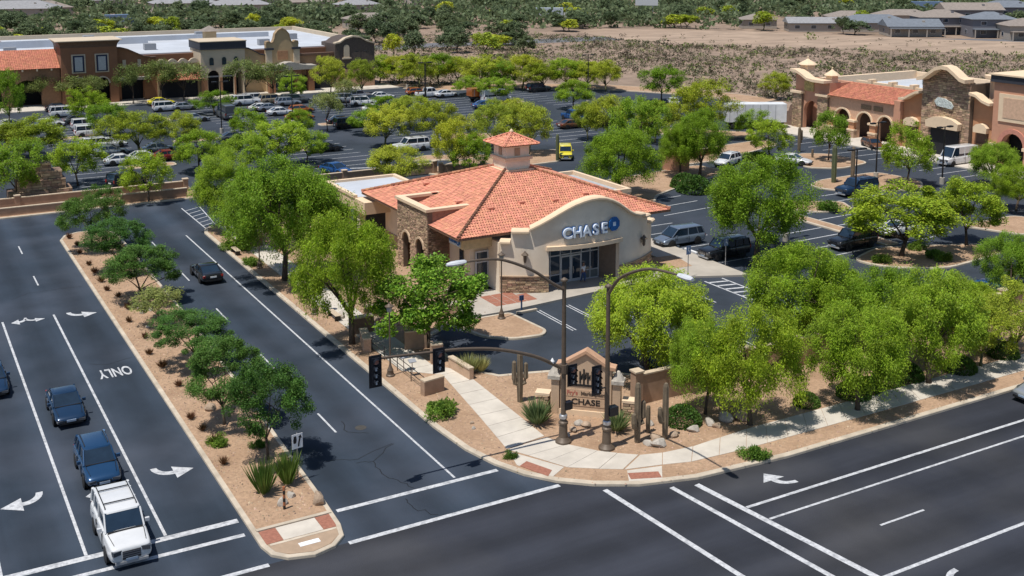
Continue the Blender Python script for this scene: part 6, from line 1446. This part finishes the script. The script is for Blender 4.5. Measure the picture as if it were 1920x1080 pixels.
ED = [(0, 1), (1, 2), (2, 3), (3, 4), (4, 5), (2, 6), (6, 7), (7, 8), (8, 9), (2, 10), (10, 11), (11, 12), (12, 13), (0, 14), (14, 15), (15, 16), (16, 17), (0, 18), (18, 19), (19, 20), (20, 21)]
RD = [.14, .13, .15, .06, .085, .07, .06, .045, .035, .04, .06, .045, .035, .04, .085, .06, .045, .035, .085, .06, .045, .035]
skin('body', PT, ED, RD, SKIN, pr)
skin('shirt', [(0, 0, .95), (0, 0, 1.15), (0, 0, 1.4), (.2, 0, 1.4), (.25, .02, 1.2), (-.2, 0, 1.4), (-.25, -.01, 1.2)], [(0, 1), (1, 2), (2, 3), (3, 4), (2, 5), (5, 6)], [.17, .155, .17, .085, .07, .085, .07], SHIRT, pr)
skin('trousers', [(0, 0, .96), (.1, 0, .86), (.11, -.1, .48), (.11, -.02, .1), (-.1, 0, .86), (-.11, .08, .48), (-.11, .2, .12)], [(0, 1), (1, 2), (2, 3), (0, 4), (4, 5), (5, 6)], [.15, .11, .085, .07, .11, .085, .07], DENIM, pr)
skin('hair', [(0, .02, 1.66), (0, .0, 1.77)], [(0, 1)], [.085, .085], HAIR, pr)

# ------------------------------------------------------------------ far houses, wood and scrub
def house(xy, w, d, h, rz, rm, wm, label, kind='hip', group='houses beyond the scrub', eave=.6, pitch=.36, porch=False):
    t = thing('house', label, 'house', (*xy, 0), rz, group)
    MB().box(-w / 2, -d / 2, 0, w / 2, d / 2, h).build('wall', wm, t)
    a, b = w / 2 + eave, d / 2 + eave; rh = b * pitch
    if kind == 'hip':
        k = a - b if a > b else 0
        V = [(-a, -b, h), (a, -b, h), (a, b, h), (-a, b, h), (-k, 0, h + rh), (k, 0, h + rh)]; Fc = [(0, 1, 5, 4), (1, 2, 5), (2, 3, 4, 5), (3, 0, 4), (3, 2, 1, 0)]
    else:
        V = [(-a, -b, h), (a, -b, h), (a, b, h), (-a, b, h), (-a, 0, h + rh), (a, 0, h + rh)]; Fc = [(0, 1, 5, 4), (1, 2, 5), (2, 3, 4, 5), (3, 0, 4), (3, 2, 1, 0)]
    rf = MB().add(V, Fc).build('roof', rm, t)
    if kind == 'gable': MB().box(-a - .05, -b - .05, h - .18, a + .05, -b + .1, h + .02).build('fascia', HOUSEW2, rf)
    MB().obox((w * .2, -b * .4, h + rh * .6), .8, .8, .9).build('chimney', wm, rf)
    n = max(2, int(w / 5))
    for st in range(1 if h < 4.5 else 2):
        for i in range(n):
            x = -w / 2 + (i + .5) * w / n; z = 1.0 + st * 2.9
            q = MB().box(x - .9, -d / 2 - .06, z, x + .9, -d / 2, z + 1.3).build('window', FRAME, t)
            MB().box(x - .8, -d / 2 - .08, z + .1, x + .8, -d / 2 - .055, z + 1.2).build('pane', GLASS, q)
    q = MB().box(-w / 2 - .06, -.8, 1, -w / 2, .8, 2.3).build('window', FRAME, t); MB().box(-w / 2 - .08, -.7, 1.1, -w / 2 - .055, .7, 2.2).build('pane', GLASS, q)
    if porch:
        p = MB().box(-w / 2, -d / 2 - 3, 2.6, w / 2, -d / 2, 2.85).build('porch_roof', rm, t)
        for i in range(n + 1): MB().box(-w / 2 + i * w / n - .15, -d / 2 - 2.9, 0, -w / 2 + i * w / n + .15, -d / 2 - 2.6, 2.6).build('porch_post', HOUSEW, p)
VR = R(-32)
for p, w, d, h, rz, rm, wm, k, pc, lb in (
    ((298.76, 275.38), 24, 13, 3.2, VR, GREYROOF2, HOUSEW, 'hip', False, 'long low house with blue grey roof at the left of the right row'),
    ((294.69, 255.49), 17, 11, 3.2, VR, GREYROOF2, HOUSEW, 'gable', True, 'low house with shaded porch in the right row'),
    ((310.62, 257.27), 16, 12, 5.6, VR, BRNROOF, HOUSEW2, 'hip', True, 'two storey house with brown roof and dark wall'),
    ((312.99, 239.90), 14, 11, 5.8, VR, GREYROOF2, HOUSEW2, 'hip', True, 'two storey grey house with porch columns'),
    ((313.86, 226.92), 14, 11, 4.4, VR, BRNROOF, HOUSEW, 'hip', True, 'tan house at the right picture edge'),
    ((345.58, 273.45), 20, 12, 6.4, VR, BRNROOF, HOUSEW2, 'gable', False, 'tall gabled house behind the right row'),
    ((372.79, 278.34), 20, 12, 6.4, VR, GREYROOF2, HOUSEW2, 'hip', False, 'dark roofed house behind the grey one'),
    ((282.78, 284.44), 22, 9, 3.0, VR, GREYROOF, HOUSEW, 'gable', False, 'long grey roofed house left of the right row'),
    ((316.38, 303.37), 16, 10, 3.2, VR, BRNROOF, HOUSEW, 'hip', False, 'house with brown roof above the long low one'),
    ((275.20, 306.96), 12, 9, 3.2, VR, BRNROOF, HOUSEW, 'hip', False, 'small house among the trees above the bare field'),
    ((338.51, 297.79), 20, 10, 3.4, VR, BRNROOF, HOUSEW, 'hip', False, 'brown roofed house in the second right row')):
    house(p, w, d, h, rz, rm, wm, lb, k, porch=pc)
for i, (p, w, d) in enumerate((((52.33, 498.13), 30, 16), ((63.89, 517.34), 20, 14), ((102.13, 578.35), 22, 14), ((121.47, 513.07), 28, 16), ((152.86, 561.68), 24, 14), ((143.37, 500.65), 26, 14), ((169.60, 528.43), 26, 14), ((178.62, 512.08), 22, 13), ((189.25, 474.62), 18, 12), ((245.76, 521.54), 22, 12), ((153.81, 375.81), 16, 10), ((298.88, 504.47), 20, 12))):
    house(p, w, d, 3.4 if i % 3 else 4.2, R(-4 + (i * 37) % 20 - 10), (GREYROOF, BRNROOF, GREYROOF)[i % 3], HOUSEW, 'grey roofed house in the far suburb beyond the shopping strip', 'hip', 'far suburb houses')
t = thing('billboard', 'pale billboard in the far trees', 'billboard', (*(270.02, 366.60), 0), R(-40)); MB().box(-4.5, -.2, 5.5, 4.5, .2, 9).build('panel', FRAME, t)
for s in (-1, 1): MB().tube([(s * 2.5, 0, 0), (s * 2.5, 0, 5.5)], .2, 6).build('post', STEEL, t)
def polar(az, d):
    a = R(29.56 + az); return (d * math.sin(a), d * math.cos(a))
def in_poly(x, y, P):
    c = False
    for (x0, y0), (x1, y1) in zip(P, P[1:] + P[:1]):
        if (y0 > y) != (y1 > y) and x < (x1 - x0) * (y - y0) / (y1 - y0) + x0: c = not c
    return c
HL = [Vector(o.location[:2]) for o in bpy.data.objects if o.name.startswith('house')]
random.seed(21); k = 0
def clear(x, y, r=13):
    v = Vector((x, y)); return all((v - q).length > r for q in HL) and not (-44 < x < 94 and 205 < y < 275)
n = 0
while n < 285:
    az = random.uniform(-26, 26); d = random.choice((random.uniform(290, 420), random.uniform(330, 640)))
    if az > 1 and d < 385: continue
    x, y = polar(az, d)
    if not clear(x, y) or in_poly(x, y, FIELDP): continue
    yl = random.random() < .12
    tree((x, y, random.uniform(3.6, 7), random.uniform(5, 9.5)), 'faryellow' if yl else 'far', 'yellow green tree in the far wood beyond the scrub' if yl else 'dark green tree in the far wood beyond the scrub', 'yellow trees of the far wood' if yl else 'trees of the far wood', name='far_tree'); n += 1
# the wood at the top of the picture reads as one mass
rs = np.random.default_rng(5); Q = []
for i in range(5200):
    az = rs.uniform(-28, 28); d = rs.uniform(400, 1000)
    if az < -3 and rs.uniform() < .32: continue
    if az > 12 and d < 470: continue
    x, y = polar(az, d)
    if not clear(x, y, 11): continue
    m = 26; c = np.array([x, y, rs.uniform(1.6, 3.2)]); w = rs.uniform(2.4, 4.8)
    P = c + unit(rs.normal(size=(m, 3))) * (rs.uniform(.3, 1, m) ** .5)[:, None] * np.array([w, w, rs.uniform(1.8, 3.4)])
    D = unit(rs.normal(size=(m, 3))); S = unit(np.cross(D, rs.normal(size=(m, 3))))
    Q.append(rot_quads(P, D, S, rs.uniform(1.2, 2.4, m), rs.uniform(.9, 1.6, m)))
tag(link('distant_wood', quads_mesh('distant_wood', np.concatenate(Q), L_FAR)), 'dark green wood filling the distance above the houses', 'wood', kind='stuff')
# desert scrub
Q = []; QG = []
def scrub_ok(x, y):
    if -44 < x < 94 and y < 275: return False
    if 108 < x < 156 and y < 136: return False
    if y < 205 and x < 146: return False
    return x > 60
for i in range(30000):
    az = rs.uniform(-14, 27); d = rs.uniform(165, 370)
    x, y = polar(az, d)
    if not scrub_ok(x, y): continue
    if in_poly(x, y, FIELDP) and rs.uniform() < .955: continue
    dens = .5 + .5 * math.sin(x * .11 + 1.7 * math.sin(y * .07)) * math.sin(y * .13 + 1.3 * math.sin(x * .06))
    if rs.uniform() > .22 + .8 * dens: continue
    green = rs.uniform() < .13
    w = min(2.6, .32 * math.exp(rs.normal() * .55 + .35)) * (1.35 if green else 1); m = int(8 + w * 7); hh = w * rs.uniform(.5, 1.0); c = np.array([x, y, hh * .45])
    P = c + unit(rs.normal(size=(m, 3))) * (rs.uniform(.2, 1, m) ** .5)[:, None] * np.array([w, w, hh * .6])
    D = unit(rs.normal(size=(m, 3))); S = unit(np.cross(D, rs.normal(size=(m, 3))))
    (QG if green else Q).append(rot_quads(P, D, S, (.25 + w * .5) * rs.uniform(.4, .9, m), (.15 + w * .3) * rs.uniform(.3, .8, m)))
tag(link('desert_scrub', quads_mesh('desert_scrub', np.concatenate(Q), L_SCRUB)), 'brown grey desert scrub between the lots and the far houses', 'scrub', kind='stuff')
tag(link('green_scrub', quads_mesh('green_scrub', np.concatenate(QG), L_OLIVE)), 'olive green bushes scattered through the desert scrub', 'scrub', kind='stuff')


# loose stones on the gravel of the two near beds
WALKP = [(28.7, 113), (28.7, 66), (30.8, 64), (29.9, 57), (29.1, 52.2), (28.6, 50.1), (29.6, 47.8), (31, 48.4), (33.3, 46.8), (32.8, 45.4), (34.7, 44.8), (36, 45.9), (41, 45.4), (101, 45.4), (101, 47.7), (42.8, 47.8), (38.6, 47.5), (35.3, 48.1), (33.8, 49.7), (32.2, 52.5), (32.7, 64), (31.4, 66), (31.3, 113)]
def stones_on(poly, n, seed, z):
    rs = np.random.default_rng(seed); xs_ = [p[0] for p in poly]; ys_ = [p[1] for p in poly]; mb = MB(); k = 0
    while k < n:
        x, y = rs.uniform(min(xs_), min(max(xs_), 75)), rs.uniform(min(ys_), max(ys_))
        if not in_poly(x, y, poly) or in_poly(x, y, WALKP): continue
        k += 1; r = .035 + .06 * rs.uniform() ** 3; a = rs.uniform(0, 6.28); q = [(x + r * math.cos(a + t) * rs.uniform(.7, 1.2), y + r * math.sin(a + t) * rs.uniform(.7, 1.2)) for t in (0, 1.6, 3.1, 4.7)]
        mb.add([(p[0], p[1], z - .01) for p in q] + [(x, y, z + r * rs.uniform(.5, .9))], [(0, 1, 4), (1, 2, 4), (2, 3, 4), (3, 0, 4)])
    return mb
LOOSE = mat('loose_stones', (.36, .26, .185), rough=.95, var=.2, island=.5)
a_ = stones_on([(14.4, 51), (18.1, 51), (19.2, 112), (14.4, 112)], 5200, 3, .132).build('gravel_stones', LOOSE, median); a_['kind'] = 'stuff'
a_ = stones_on([p for p in corner_pts if p[0] < 100] + [], 9000, 4, .132).build('gravel_stones', LOOSE, corner); a_['kind'] = 'stuff'
